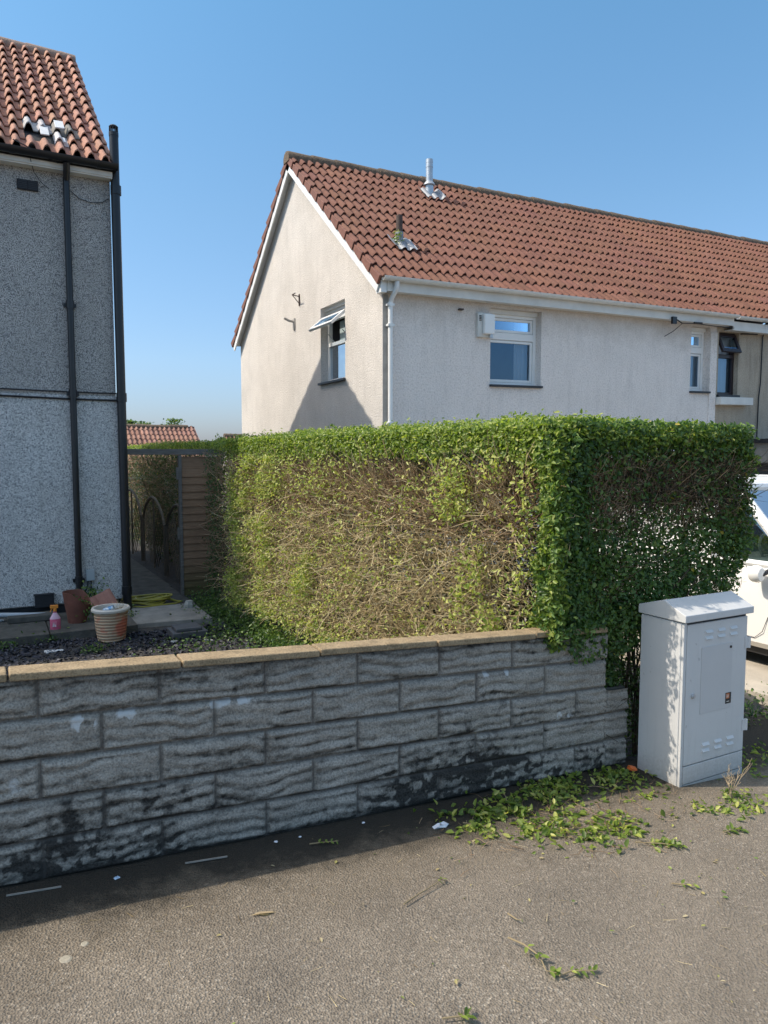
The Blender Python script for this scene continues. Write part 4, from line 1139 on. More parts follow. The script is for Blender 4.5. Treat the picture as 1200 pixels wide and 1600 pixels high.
# top and right end of front leg
n = 15000
x = U(XL, XE, n); y = U(FY0 - .02, FY1, n)
P = np.stack([x, y, HT + .075 * (fbm(x * 7, y * 7, 81) - .5) * 2 + .015 - .06 * sstep(.14, 0, y - FY0) ** 2 - np.abs(rng.normal(0, .05, n)) - .16 * sstep(XE - .28, XE, x)], 1); addl(P, (-.1, -.2, .9), .6, .2, True)
n = 5200
z = U(.72, HT, n); P = np.stack([XE - .05 - .13 * sstep(1.1, .75, z) - np.abs(rng.normal(0, .07, n)), U(FY0, FY1, n), z], 1); addl(P, (.8, -.2, .4), .5, .2)
# back of front leg (thin where the car shows through)
n = 14000
x = U(3.35, XE - .05, n); z = U(.5, HT, n)
hole = np.clip(.55 * np.exp(-((x - 4.0) / .6) ** 2 - ((z - 1.05) / .36) ** 2), 0, 1)
k = rng.random(n) < (.85 - .85 * hole)
P = np.stack([x[k], FY1 - np.abs(rng.normal(0, .09, k.sum())), z[k]], 1); addl(P, (0, .6, .5), .35, .2)
# strand hanging in front of the wall end, down to the low pier
n = 4200
z = U(.18, .80, n); xm = 3.20 + .02 * np.sin(z * 9)
x = xm + rng.normal(0, .055, n); P = np.stack([x, 3.14 + np.abs(rng.normal(0, .07, n)), z], 1); k = (x > 3.135) & (x < 3.34); addl(P[k], (-.1, -.9, .3), .30, .2)
n = 2600
P = np.stack([U(3.12, 3.9, n), U(3.2, 3.5, n), U(-.2, .75, n)], 1); addl(P, (0, -.9, .3), .12, .12)
n = 260
P = np.stack([U(2.72, 3.12, n), U(3.04, 3.12, n), .80 - .0555 * 2.9 - np.abs(rng.normal(0, .04, n)) + .03, ], 1); addl(P, (-.2, -.9, .3), .4, .2)
n = 40
P = np.stack([2.84 + rng.normal(0, .012, n), U(3.045, 3.06, n), U(.52, .66, n)], 1); addl(P, (0, -1, .2), .5, .2)
# a few shoots sticking out of the top
n = 150
yy = U(3.15, 9, n); xx = U(2.72, 3.3, n)
shP = np.stack([xx, yy, np.full(n, HT - .03)], 1)
twigs('shoots', shP, np.stack([rng.normal(0, .25, n), rng.normal(0, .25, n), np.ones(n)], 1), U(.05, .12, n), np.full(n, .0014), M_TWIG, hd, wig=.15)
for o_ in hd.children:
    if o_.name == 'shoots': o_['kind'] = 'stuff'
for i in range(4): addl(shP + np.array([0, 0, .03 + .022 * i]) + rng.normal(0, .012, (n, 3)), (-.4, -.3, .7), .7, .2, True)
LP = np.concatenate(LP); LN = np.concatenate(LN); LR = np.concatenate(LR)
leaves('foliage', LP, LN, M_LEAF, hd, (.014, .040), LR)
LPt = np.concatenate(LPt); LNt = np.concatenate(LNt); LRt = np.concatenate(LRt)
leaves('fresh_lit_foliage', LPt, LNt, M_LEAFTOP, hd, (.014, .039), LRt)

# ------------------------------------------------------------------ utility cabinet
cb = thing('utility_cabinet', 'light grey metal street cabinet with sloping lid standing at the end of the wall', 'cabinet', (3.34, 2.73, -.26))
CX0, CX1, CY0, CY1, CZ0, CZ1 = 3.338, 3.892, 2.735, 3.035, -.255, .705
MB().box(CX0 + .002, CX1 - .002, CY0 + .016, CY1, CZ0 - .05, CZ1 - .005).build('body', M_CAB, cb, bevel=.004)
# lid: profile in (Y,Z)
MB().prism([(CY0 - .022, CZ1 + .002), (CY1 + .012, CZ1 + .002), (CY1 + .012, CZ1 + .052), (2.865, CZ1 + .108), (CY0 - .022, CZ1 + .042)], CX0 - .010, CX1 + .016, 0).build('lid', M_CAB, cb, bevel=.004)
dr = MB().box(CX0 + .032, CX1 - .012, CY0 - .002, CY0 + .012, -.115, CZ1 - .016).build('door', M_CAB, cb, bevel=.0025)
MB().box(CX0 + .006, CX0 + .028, CY0 - .001, CY0 + .0155, CZ0 - .04, CZ1 - .006).build('door_frame', M_CAB, cb, bevel=.002)
MB().box(CX0 + .032, CX1 - .012, CY0 - .002, CY0 + .012, -.222, -.121).build('lower_panel', M_CAB, cb, bevel=.0025)
MB().box(CX0 + .031, CX1 - .005, CY0 + .001, CY0 + .0155, CZ0 - .05, -.228).build('base_plinth', M_CAB, cb, bevel=.002)
MB().box(CX0 + .03, CX1 - .008, CY0 + .0125, CY0 + .0157, -.226, CZ1 - .01).build('door_gap', M_CABD, cb)
for zc in (.607, -.045):
    for i in range(3):
        for j in range(2):
            xx = 3.515 + i * .105; zz = zc - .016 + j * .036
            MB().add([(xx, CY0 - .0022, zz), (xx + .062, CY0 - .0022, zz), (xx + .058, CY0 - .013, zz + .003), (xx + .004, CY0 - .013, zz + .003), (xx, CY0 - .0022, zz + .017), (xx + .062, CY0 - .0022, zz + .017)],
                  [(3, 2, 5, 4), (0, 3, 4), (1, 5, 2), (0, 1, 2, 3)]).build('vent_louvre', M_CAB, dr)
MB().box(3.49, 3.752, CY0 - .0046, CY0 - .0024, .165, .55).build('raised_panel', plain('panel_grey', (.54, .535, .525), .45, .03, 5), dr, bevel=.0008)
m = MB(); m.tube([(3.427, CY0 - .012, .281), (3.427, CY0, .281)], .014, 16); m.tube([(3.427, CY0 - .016, .281), (3.427, CY0 - .012, .281)], .009, 12)
m.build('lock', M_GALV, dr, smooth=True)
MB().tube([(3.735, CY0 - .008, .525), (3.735, CY0 - .002, .525)], .008, 12).build('plug', M_BLACK, dr)
for z in (.50, .005):
    m = MB().tube([(CX1 + .002, CY0 - .006, z), (CX1 + .002, CY0 - .006, z + .065)], .010, 10); m.box(CX1 - .03, CX1 + .004, CY0 - .008, CY0 - .0025, z, z + .065); m.build('hinge', M_CAB, dr, smooth=True)
st = MB().box(3.703, 3.752, CY0 - .0060, CY0 - .0048, .192, .256).build('sticker', plain('sticker_black', (.02, .02, .02), .5, .1), dr)
m = MB()
yy = CY0 - .0066
def q(x0, x1, z0, z1): m.box(x0, x1, yy - .0004, yy, z0, z1)
q(3.708, 3.735, .222, .252)
m.build('sticker_mark', plain('sticker_orange', (.55, .16, .05), .5, .1), st)
m = MB(); yy = CY0 - .0073
q(3.7115, 3.7145, .228, .248); q(3.7115, 3.7175, .236, .239); q(3.7145, 3.7175, .228, .236); q(3.7235, 3.7265, .228, .244); q(3.7205, 3.7295, .240, .243); q(3.712, 3.735, .203, .207)
m.build('sticker_letters', plain('sticker_white', (.7, .68, .62), .5, .1), st)

# ------------------------------------------------------------------ white car on the driveway behind the hedge
slab('driveway', [(5.45, 3.50), (12, 3.50), (14, 9.2), (5.45, 9.2)], -.52, -.30, M_DRIVE)
def smooth_loft(name, stations, mat, parent, closed_ends=True):
    n = len(stations[0]); V = [p for s in stations for p in s]; F = []
    for i in range(len(stations) - 1):
        for j in range(n - 1): F.append((i * n + j, i * n + j + 1, (i + 1) * n + j + 1, (i + 1) * n + j))
    m = MB().add(V, F)
    m.add(stations[0], [tuple(range(n))]); m.add(stations[-1], [tuple(reversed(range(n)))])
    return m
car = thing('parked_van', 'small white van parked on the concrete driveway, mostly hidden behind the hedge', 'van', (6.85, 4.8, -.30))
M_CARW = plain('white_car_paint', (.80, .79, .76), .22, .02, 3)
M_TYRE = plain('tyre_rubber', (.02, .02, .02), .8, .2)
M_CARGL = m_glass('car_glass', (.30, .36, .36), .12)
M_PLAST = plain('black_trim', (.02, .02, .022), .5, .1)
CXL, CXR = 6.0, 7.70; CC = (CXL + CXR) / 2; HW = (CXR - CXL) / 2
CZ = -.30
def section(y, zb, zs, zt, wk):   # lower body cross-section, left side bottom -> over the top -> right side bottom
    pts = []
    for (fx_, z) in ((.90, zb), (.975, zb + .06), (1.0, lerp(zb, zs, .45)), (.995, lerp(zb, zs, .8)), (.965, zs - .015), (.90, lerp(zs, zt, .5)), (.72, zt - .01), (.35, zt)):
        pts.append((CC - HW * wk * fx_, y, z))
    return pts + [(2 * CC - p[0], p[1], p[2]) for p in reversed(pts)]
st_ = [section(2.86, CZ + .30, CZ + .60, CZ + .64, .80), section(2.92, CZ + .20, CZ + .70, CZ + .76, .90), section(3.10, CZ + .19, CZ + .82, CZ + .88, .97),
       section(3.45, CZ + .19, CZ + .90, CZ + .97, 1.0), section(3.78, CZ + .19, CZ + .95, CZ + 1.03, 1.0), section(4.3, CZ + .19, CZ + .965, CZ + .99, 1.0),
       section(5.5, CZ + .19, CZ + .98, CZ + 1.0, 1.0), section(6.3, CZ + .20, CZ + 1.0, CZ + 1.02, .99), section(6.68, CZ + .26, CZ + 1.0, CZ + 1.02, .95), section(6.78, CZ + .34, CZ + .95, CZ + .98, .88)]
smooth_loft('body', st_, M_CARW, car).build('body', M_CARW, car, smooth=True)
# greenhouse: pillars + roof as frame, panes set between
zb2 = CZ + .955
def gp_(y, z, wk): return (CC - HW * wk, y, z), (CC + HW * wk, y, z)
A0 = (3.80, zb2, .94); A1 = (4.52, CZ + 1.62, .76); R1 = (5.9, CZ + 1.66, .76); D1 = (6.42, CZ + 1.58, .76); D0 = (6.72, zb2 + .03, .93); B0 = (4.62, zb2, .96); B1 = (4.76, CZ + 1.66, .77); Cc0 = (5.75, zb2, .96); Cc1 = (5.80, CZ + 1.665, .77)
m = MB()
for s in (0, 1):
    for a, b, r in ((A0, A1, .045), (B0, B1, .04), (Cc0, Cc1, .045), (D0, D1, .07)):
        m.tube([gp_(*a)[s], gp_(*b)[s]], r, 8)
    m.tube([gp_(*A1)[s], gp_(*B1)[s], gp_(*Cc1)[s], gp_(*R1)[s], gp_(*D1)[s]], .045, 8)
    m.tube([gp_(*A0)[s], gp_(*B0)[s], gp_(*Cc0)[s], gp_(*D0)[s]], .03, 8)
m.tube([gp_(*A1)[0], gp_(*A1)[1]], .045, 8); m.tube([gp_(*D1)[0], gp_(*D1)[1]], .05, 8)
m.build('roof_pillars', M_CARW, car, smooth=True)
V = []
ysr = [(A1[0] - .01, A1[1] + .02), (4.75, CZ + 1.69), (5.2, CZ + 1.715), (5.9, CZ + 1.70), (6.44, CZ + 1.60)]
for y, z in ysr:
    for t in np.linspace(-1, 1, 9): V.append((CC + HW * .79 * t, y, z + .035 * (1 - t * t) - .02))
F = [(i * 9 + j, i * 9 + j + 1, (i + 1) * 9 + j + 1, (i + 1) * 9 + j) for i in range(len(ysr) - 1) for j in range(8)]
rf_ = MB().add(V, F).build('roof_panel', M_CARW, car, smooth=True)
sol = rf_.modifiers.new('s', 'SOLIDIFY'); sol.thickness = .03; sol.offset = -1
m = MB(); m.add([gp_(*A0)[0], gp_(*A0)[1], gp_(*A1)[1], gp_(*A1)[0]], [(0, 1, 2, 3)]); m.build('windscreen', M_CARGL, car)
for s in (0, 1):
    for a0, a1, b0, b1 in ((A0, A1, B0, B1), (B0, B1, Cc0, Cc1), (Cc0, Cc1, D0, D1)):
        m = MB(); m.add([gp_(*a0)[s], gp_(*b0)[s], gp_(*b1)[s], gp_(*a1)[s]], [(0, 1, 2, 3)])
        if a0 is A0: m.build('side_window', M_CARGL, car)
        else: m.build('side_panel', M_CARW, car)
m = MB(); m.add([gp_(*D0)[0], gp_(*D0)[1], gp_(*D1)[1], gp_(*D1)[0]], [(0, 1, 2, 3)]); m.build('rear_window', M_CARGL, car)
# interior floor/seats, steering wheel
m = MB(); m.box(CC - .72, CC + .72, 3.9, 6.6, CZ + .55, CZ + .62)
for sx in (-.38, .38):
    m.box(CC + sx - .24, CC + sx + .24, 4.55, 5.1, CZ + .62, CZ + .80); m.box(CC + sx - .24, CC + sx + .24, 5.02, 5.18, CZ + .80, CZ + 1.40)
m.box(CC - .68, CC + .68, 5.9, 6.1, CZ + .62, CZ + 1.3); m.box(CC - .70, CC + .70, 3.86, 4.10, CZ + .66, CZ + .97)
m.build('seats', plain('seat_cloth', (.05, .055, .06), .9, .2), car, bevel=.03)
swc = Vector((CC - .38, 4.32, CZ + 1.02)); m = MB()
ring = [swc + Vector((.18 * math.cos(a), .07 * math.sin(a), .165 * math.sin(a))) for a in np.linspace(0, 2 * math.pi, 25)]
m.tube(ring, .014, 6); m.tube([swc + Vector((-.17, 0, 0)), swc + Vector((.17, 0, 0))], .018, 6)
m.build('steering_wheel', plain('grey_wheel_rim', (.22, .24, .25), .5, .1), car, smooth=True)
def door_line(pts):
    m = MB(); m.tube(pts, .003, 5); m.build('door_seam', M_PLAST, car)
def sx_(z): return CC - HW * (lerp(.975, 1.0, min(max((z - CZ - .25) / .3, 0), 1)) + .002)
door_line([(CXL - .001, 4.03, CZ + .50), (CXL - .000, 4.08, CZ + .36), (CXL + .012, 4.16, CZ + .29), (CXL + .012, 4.80, CZ + .29), (CXL - .001, 4.90, CZ + .45), (CXL - .001, 4.90, CZ + .94)])
door_line([(CXL - .001, 4.94, CZ + .94), (CXL - .001, 4.94, CZ + .40), (CXL + .012, 5.05, CZ + .29), (CXL + .012, 5.60, CZ + .29), (CXL - .001, 5.78, CZ + .60), (CXL - .001, 5.78, CZ + .94)])
for y in (4.74, 5.60): MB().box(CXL - .035, CXL - .004, y, y + .16, CZ + .80, CZ + .83).build('door_handle', M_CARW, car, bevel=.008)
for s in (-1, 1):
    X = CXL - .10 if s < 0 else CXR + .10
    mo = MB().lathe((0, 0, 0), [(.001, -.07), (.07, -.065), (.092, -.03), (.092, .02), (.08, .05), (.001, .055)], 16)
    mo.v = [(X + v[0] * .72, 4.09 + v[2] * .8, CZ + .885 + v[1] * .82) for v in mo.v]
    wm = mo.build('wing_mirror', M_CARW, car, smooth=True)
    MB().tube([(X, 4.06, CZ + .87), (CXL + .04 if s < 0 else CXR - .04, 4.02, CZ + .93)], .022, 8).build('mirror_arm', M_PLAST, wm)
for x_ in (CXL + .02, CXR - .02):
    s = -1 if x_ < CC else 1
    for y in (3.40, 6.02):
        m = MB(); mo = MB().lathe((0, 0, 0), [(.20, -.10), (.30, -.10), (.325, -.07), (.325, .07), (.30, .10), (.20, .10)], 28)
        mo.v = [(x_ + v[2] - s * .08, y + v[0], CZ + .325 + v[1]) for v in mo.v]
        wh = mo.build('wheel', M_TYRE, car, smooth=True)
        mo = MB().lathe((0, 0, 0), [(.001, .075), (.06, .08), (.12, .06), (.19, .085), (.205, .09), (.205, -.08)], 28)
        mo.v = [(x_ - s * .08 + s * v[2], y + v[0], CZ + .325 + v[1]) for v in mo.v]
        mo.build('rim', M_GALV, wh, smooth=True)
        mo = MB().lathe((0, 0, 0), [(.33, 0), (.385, 0), (.385, .012), (.33, .012)], 28); mo.v = [(x_ + s * (.012 + v[2]), y + v[0], CZ + .335 + v[1]) for v in mo.v if True]
        mo.build('wheel_arch', M_PLAST, car)
m = MB(); m.box(CXL + .12, CXR - .12, 3.0, 6.7, CZ + .12, CZ + .20); m.build('underbody', M_PLAST, car)
for s in (-1, 1): MB().box(CC + s * .62 - .14, CC + s * .62 + .14, 2.865, 2.96, CZ + .62, CZ + .75).build('headlight', m_glass('lamp_glass', (.8, .8, .8), .3), car, bevel=.03)
MB().box(CC - .55, CC + .55, 2.835, 2.90, CZ + .36, CZ + .50).build('grille', M_PLAST, car, bevel=.01)

# low white balustrade beyond the car
wr = thing('white_railing', 'low white railing in front of the beige house, beyond the white van', 'railing', (9.4, 7.6, -.4))
m = MB()
m.box(9.2, 13.5, 7.58, 7.66, 1.05, 1.12); m.box(9.2, 13.5, 7.60, 7.64, .45, .50); m.build('rail', M_WHITEOLD, wr, bevel=.006)
for i in range(5):
    x = 9.25 + i * 1.05; MB().box(x, x + .09, 7.575, 7.665, -.45, 1.20).build('post', M_WHITEOLD, wr, bevel=.006)
m = MB()
for i in range(26): m.box(9.40 + i * .155, 9.44 + i * .155, 7.605, 7.635, .50, 1.05)
m.build('balusters', M_WHITEOLD, wr)

# rough stones under the driveway edge
for i, (x, y, s) in enumerate([(5.15, 3.75, .22), (5.28, 4.15, .16), (5.02, 3.50, .14)]):
    m = MB().lathe((x, y, -.46), [(.001, 0), (s, .02), (s * 1.05, s * .4), (s * .75, s * .75), (.001, s * .85)], 9)
    m.v = [(a + random.uniform(-.02, .02), b + random.uniform(-.02, .02), c + random.uniform(-.015, .015)) for a, b, c in m.v]
    tag(m.build('rubble_stone', M_CONC_D, loc=(x, y, -.46)), ['grey rubble block beside the driveway edge, largest of three', 'grey rubble block beside the driveway edge, farthest back', 'small grey rubble block beside the driveway edge, nearest the road'][i], 'stone', 'rubble beside the driveway')

# ------------------------------------------------------------------ distant houses and trees
def far_house(x0, x1, yf, yr, zr, ze, label, seed):
    hh = thing('distant_house', label, 'house', (x1, yf, ze - 3))
    pt = math.atan2(zr - ze, yr - yf)
    L = (zr - ze) / math.sin(pt); rows = max(3, int(L / .30))
    tile_roof('roof', x0, x1, yf, ze, pt, rows, L / rows, hh, M_TILE, 1, unit_w=.36, rolls=2, rh=.05, lift=.04, col=(.30, .165, .125), var=.1, seed=seed)  # tile red muted in the colour to suggest distance haze
    tile_roof('rear_roof', x0, x1, 2 * yr - yf, ze, pt, rows, L / rows, hh, M_TILE, -1, unit_w=.36, rolls=2, col=(.30, .165, .125), seed=seed + 1)
    m = MB(); m.prism([(yf + .25, ze - 4.2), (2 * yr - yf - .25, ze - 4.2), (2 * yr - yf - .25, ze + .1), (yr, zr - .1), (yf + .25, ze + .1)], x0 + .2, x1 - .2, 0); m.build('wall', M_GABLE, hh)
    ridge_tiles('ridge', x0, x1, yr, zr - .03, .12, hh, M_RIDGE)
    m = MB(); m.box(x0, x1, yf + .02, yf + .05, ze - .15, ze + .0); m.build('fascia', M_WHITEOLD, hh)
far_house(-3.0, 7.18, 27.5, 30.2, 2.72, 0.9, 'distant house with orange-red tiled roof seen over the hedge', 41)
far_house(8.95, 14.5, 29.0, 31.2, 2.42, 0.6, 'far tiled roof just visible beside the pale gable', 43)
def far_tree(x, y, top, label, seed, rad=1.3):
    t = thing('distant_tree', label, 'tree', (x, y, -3), 'distant trees behind the roofs')
    m = MB(); m.tube([(x, y, -3.5), (x + .1, y, top - 2.2), (x, y, top - .7)], [.16, .1, .04], 7)
    for i in range(5):
        a = i * 1.3; m.tube([(x, y, top - 2.0 + .2 * i), (x + .8 * math.cos(a), y + .8 * math.sin(a), top - 1.3 + .2 * i)], [.05, .02], 5)
    m.build('trunk', M_BARK, t)
    n = 2600; cl = rng.normal(0, 1, (14, 3)) * np.array([rad * .55, rad * .55, .55]) + np.array([x, y, top - 1.1])
    P = cl[rng.integers(0, 14, n)] + rng.normal(0, .22, (n, 3))
    P[:, 2] = np.minimum(P[:, 2], top)
    leaves('crown', P, np.tile([0, -.3, 1], (n, 1)), M_LEAF, t, (.10, .2))
far_tree(7.2, 44, 3.5, 'pale slender tree crown above the left part of the distant red roof', 1, .5)
far_tree(8.3, 45, 3.5, 'low rounded tree crown above the middle of the distant red roof', 2, .8)
far_tree(10.0, 46, 3.75, 'small dark tree top nearest the right end of the distant red roof', 3, .28)

# ------------------------------------------------------------------ things in the yard
def pot():
    t = thing('plant_pot', 'round striped terracotta pot with pale rim, rubbish inside, behind the wall', 'pot', (1.06, 8.36, -.29))
    c = (1.06, 7.95, -.29)
    k = Nodes('striped_terracotta')
    z = k.sep(2)
    wv = k.new('ShaderNodeTexWave'); wv.wave_type = 'BANDS'; wv.bands_direction = 'Z'; wv.inputs['Scale'].default_value = 10; wv.inputs['Distortion'].default_value = 1.2; wv.inputs['Detail'].default_value = 3
    k.l.new(k.coord(), wv.inputs[0])
    col = k.ramp(wv.outputs[1], [(.1, (.36, .22, .135)), (.5, (.50, .34, .22)), (.9, (.58, .43, .29))])
    red = k.ramp(k.noise(5, 3), [(.52, 0), (.62, .85)])
    col = k.mix(red, col, (.55, .14, .085)); k.color(col); k.bump(wv.outputs[1], .004); mp = k.set(.75, 0, .3)
    MB().lathe(c, [(.12, 0), (.135, .01), (.155, .15), (.168, .31), (.155, .31), (.145, .16), (.12, .03), (.001, .03)], 36).build('body', mp, t, smooth=True)
    MB().lathe(c, [(.166, .305), (.188, .315), (.192, .335), (.182, .350), (.160, .348), (.150, .30)], 36).build('rim', plain('pale_glazed_rim', (.62, .57, .50), .5, .1, 8), t, smooth=True)
    MB().lathe(c, [(.001, .25), (.150, .25)], 24).build('soil', M_SOIL, t)
    return c
pc = pot()
m = MB().lathe((0, 0, 0), [(.001, -.055), (.028, -.055), (.032, -.045), (.032, .045), (.028, .055), (.001, .055)], 14)
Mr = Matrix.Translation((pc[0] - .02, pc[1] - .01, pc[2] + .325)) @ Matrix.Rotation(R(70), 4, 'Y') @ Matrix.Rotation(R(25), 4, 'X')
m.v = [tuple(Mr @ Vector(v)) for v in m.v]
k = Nodes('can_blue'); k.color(k.ramp(k.noise(22, 2), [(.42, (.10, .25, .45)), (.52, (.55, .62, .66))])); mc = k.set(.3, .3)
tag(m.build('drinks_can', mc, loc=(pc[0], pc[1], pc[2] + .3), smooth=True), 'crushed blue and white can lying in the striped pot', 'can')
P = np.array([[pc[0] + .06, pc[1] - .03, pc[2] + .25]]) + rng.normal(0, .02, (26, 3)) * np.array([1, 1, .2])
dg = twigs('dry_stalks', P, np.stack([rng.normal(.45, .35, 26), rng.normal(0, .3, 26), np.ones(26)], 1), U(.10, .19, 26), U(.002, .004, 26), m_twig('straw', [(0, (.36, .27, .14)), (1, (.55, .44, .26))]), None, wig=.2)
tag(dg, 'tuft of dry straw stalks standing in the striped pot', 'dead plant')

def bottle():
    b = (.56, 8.36, -.205); t = thing('spray_bottle', 'pink spray bottle with orange trigger head on the concrete path edge', 'bottle', b)
    kk = Nodes('pink_liquid'); kk.color((.62, .13, .22)); mpk = kk.set(.25)
    m = MB().lathe((0, 0, 0), [(.001, 0), (.048, 0), (.052, .01), (.052, .105), (.046, .125), (.03, .15), (.018, .175), (.016, .195), (.001, .195)], 20)
    m.v = [(b[0] + v[0], b[1] + v[1] * .62, b[2] + v[2]) for v in m.v]; m.build('bottle_body', mpk, t, smooth=True)
    m = MB().lathe((0, 0, 0), [(.0515, .112), (.047, .127), (.031, .152), (.019, .177)], 20); m.v = [(b[0] + v[0] * 1.03, b[1] + v[1] * .64, b[2] + v[2]) for v in m.v]
    m.build('shoulder', plain('milky_plastic', (.66, .42, .50), .3, .05), t, smooth=True)
    m = MB(); m.tube([(b[0], b[1], b[2] + .19), (b[0], b[1], b[2] + .225)], .018, 12); m.box(b[0] - .045, b[0] + .032, b[1] - .014, b[1] + .014, b[2] + .224, b[2] + .258)
    m.tube([(b[0] - .03, b[1], b[2] + .225), (b[0] - .045, b[1], b[2] + .185)], .006, 6); m.build('spray_head', plain('orange_plastic', (.75, .27, .04), .4, .05), t, bevel=.004)
    m = MB(); m.box(b[0] - .034, b[0] + .012, b[1] - .036, b[1] - .0335, b[2] + .03, b[2] + .09); lb = m.build('label_patch', plain('label_pink', (.70, .22, .30), .5, .05), t)
    m = MB(); y = b[1] - .038; m.add([(b[0] - .03, y, b[2] + .035), (b[0] - .018, y, b[2] + .035), (b[0] - .014, y, b[2] + .085)], [(0, 1, 2)]); m.add([(b[0] - .012, y, b[2] + .035), (b[0] + .004, y, b[2] + .035), (b[0] - .008, y, b[2] + .07)], [(0, 1, 2)])
    m.build('label_mark', plain('label_white', (.8, .78, .78), .5, .05), lb)
bottle()

# broken brown pot, leaning
m = MB(); n = 20
cx_, cy_, cz_ = .80, 8.62, -.205
prof = [(.095, 0), (.105, .08), (.125, .2), (.145, .34)]
V = []
for (r, z) in prof + [(r - .012, z) for r, z in reversed(prof)]:
    for j in range(n):
        a = 2 * math.pi * j / n
        cut = 1.0 - .42 * max(0, math.cos(a + .5)) if z > .05 else 1
        V.append((cx_ + r * math.cos(a), cy_ + r * math.sin(a), cz_ + z * cut))
F = [(i * n + j, i * n + (j + 1) % n, (i + 1) * n + (j + 1) % n, (i + 1) * n + j) for i in range(7) for j in range(n)]
m.add(V, F)
tag(m.build('broken_pot', plain('red_brown_clay', (.17, .062, .04), .7, .3, 8, .004), loc=(cx_, cy_, cz_), smooth=True), 'tall red-brown clay pot with a broken slanting rim beside the wall', 'pot')
P = np.array([[.86, 8.56, -.05]]) + rng.normal(0, .05, (150, 3)) * np.array([1, .6, 1.2])
w1 = leaves('pot_weed', P, np.tile([0, -.5, .8], (150, 1)), M_LEAF, None, (.02, .045)); tag(w1, 'small green weed growing out of the broken brown pot', 'plant')
P = np.array([[1.02, 9.12, 0.0]]) + rng.normal(0, .07, (160, 3)) * np.array([1, .4, 1])
w1 = leaves('wall_weed', P, np.tile([0, -.5, .8], (160, 1)), M_LEAF, None, (.02, .05)); tag(w1, 'green weed at the foot of the pebbledash wall below the switch box', 'plant')

# roof tile leaning on the house corner
Mr = Matrix.Translation((1.19, 8.93, -.235)) @ Matrix.Rotation(R(-24), 4, 'X') @ Matrix.Rotation(R(-24), 4, 'Y')
V = []; nx = 14
for k_ in (0, .014):
    for i in range(nx + 1):
        for z in (0, .25):
            u = -.14 + .28 * i / nx; hh = .03 * max(0, math.sin(2 * math.pi * (i / nx) * 1.5)) ** .8
            V.append(tuple(Mr @ Vector((u, -hh - k_, z + .04))))
b0 = 2 * (nx + 1); F = []
for i in range(nx):
    F.append((2 * i, 2 * i + 1, 2 * i + 3, 2 * i + 2)); F.append((b0 + 2 * i, b0 + 2 * i + 2, b0 + 2 * i + 3, b0 + 2 * i + 1))
    F.append((2 * i, 2 * i + 2, b0 + 2 * i + 2, b0 + 2 * i)); F.append((2 * i + 1, b0 + 2 * i + 1, b0 + 2 * i + 3, 2 * i + 3))
F += [(0, b0, b0 + 1, 1), (2 * nx, 2 * nx + 1, b0 + 2 * nx + 1, b0 + 2 * nx)]
tag(MB().add(V, F).build('loose_tile', plain('pinkish_tile', (.42, .20, .15), .8, .15, 12, .003), loc=(1.19, 8.93, -.235)), 'single pinkish red roof tile leaning at the corner of the pebbledash house', 'roof tile')

# coiled yellow hose
m = MB(); pts = []
r6 = random.Random(9); ox = oy = 0; ra, rb = .30, .17; ph_h = 0
for i in range(330):
    if i % 30 == 0: tx, ty, ta, tb, tp = r6.uniform(-.07, .07), r6.uniform(-.03, .04), r6.uniform(.13, .34), r6.uniform(.07, .18), r6.uniform(-.4, .4)
    ox += (tx - ox) * .06; oy += (ty - oy) * .06; ra += (ta - ra) * .06; rb += (tb - rb) * .06; ph_h += (tp - ph_h) * .05
    a = i * .19; cx1, cy1 = ra * math.cos(a), rb * math.sin(a)
    pts.append((1.74 + ox + cx1 * math.cos(ph_h) - cy1 * math.sin(ph_h), 9.42 + oy + cx1 * math.sin(ph_h) * .5 + cy1, -.232 + .0002 * i + .035 * abs(math.sin(i * .113 + ox * 20))))
pts += [(2.04, 9.40, -.225), (2.10, 9.36, -.23), (2.0, 9.28, -.235), (1.6, 9.20, -.228), (1.50, 9.28, -.228)]
m.tube(pts, .011, 6)
tag(m.build('garden_hose', plain('yellow_hose', (.34, .29, .04), .45, .15, 10), loc=(1.70, 9.42, -.23), smooth=True), 'yellow garden hose lying coiled on the path at the gate', 'hose')
# grey plastic pipe
m = MB().tube([(-1.6, 9.05, .02), (.50, 8.93, -.155)], .026, 12)
tag(m.build('plastic_pipe', plain('grey_pvc', (.42, .45, .48), .45, .08), loc=(-.5, 9.0, -.1), smooth=True), 'pale grey plastic pipe lying along the foot of the pebbledash wall', 'pipe')
tag(MB().box(.12, .62, 8.80, 9.02, -.198, -.13).build('paving_block', M_CONC_D, loc=(.3, 8.9, -.2), bevel=.01), 'dark concrete block lying on the path behind the pink bottle', 'block')
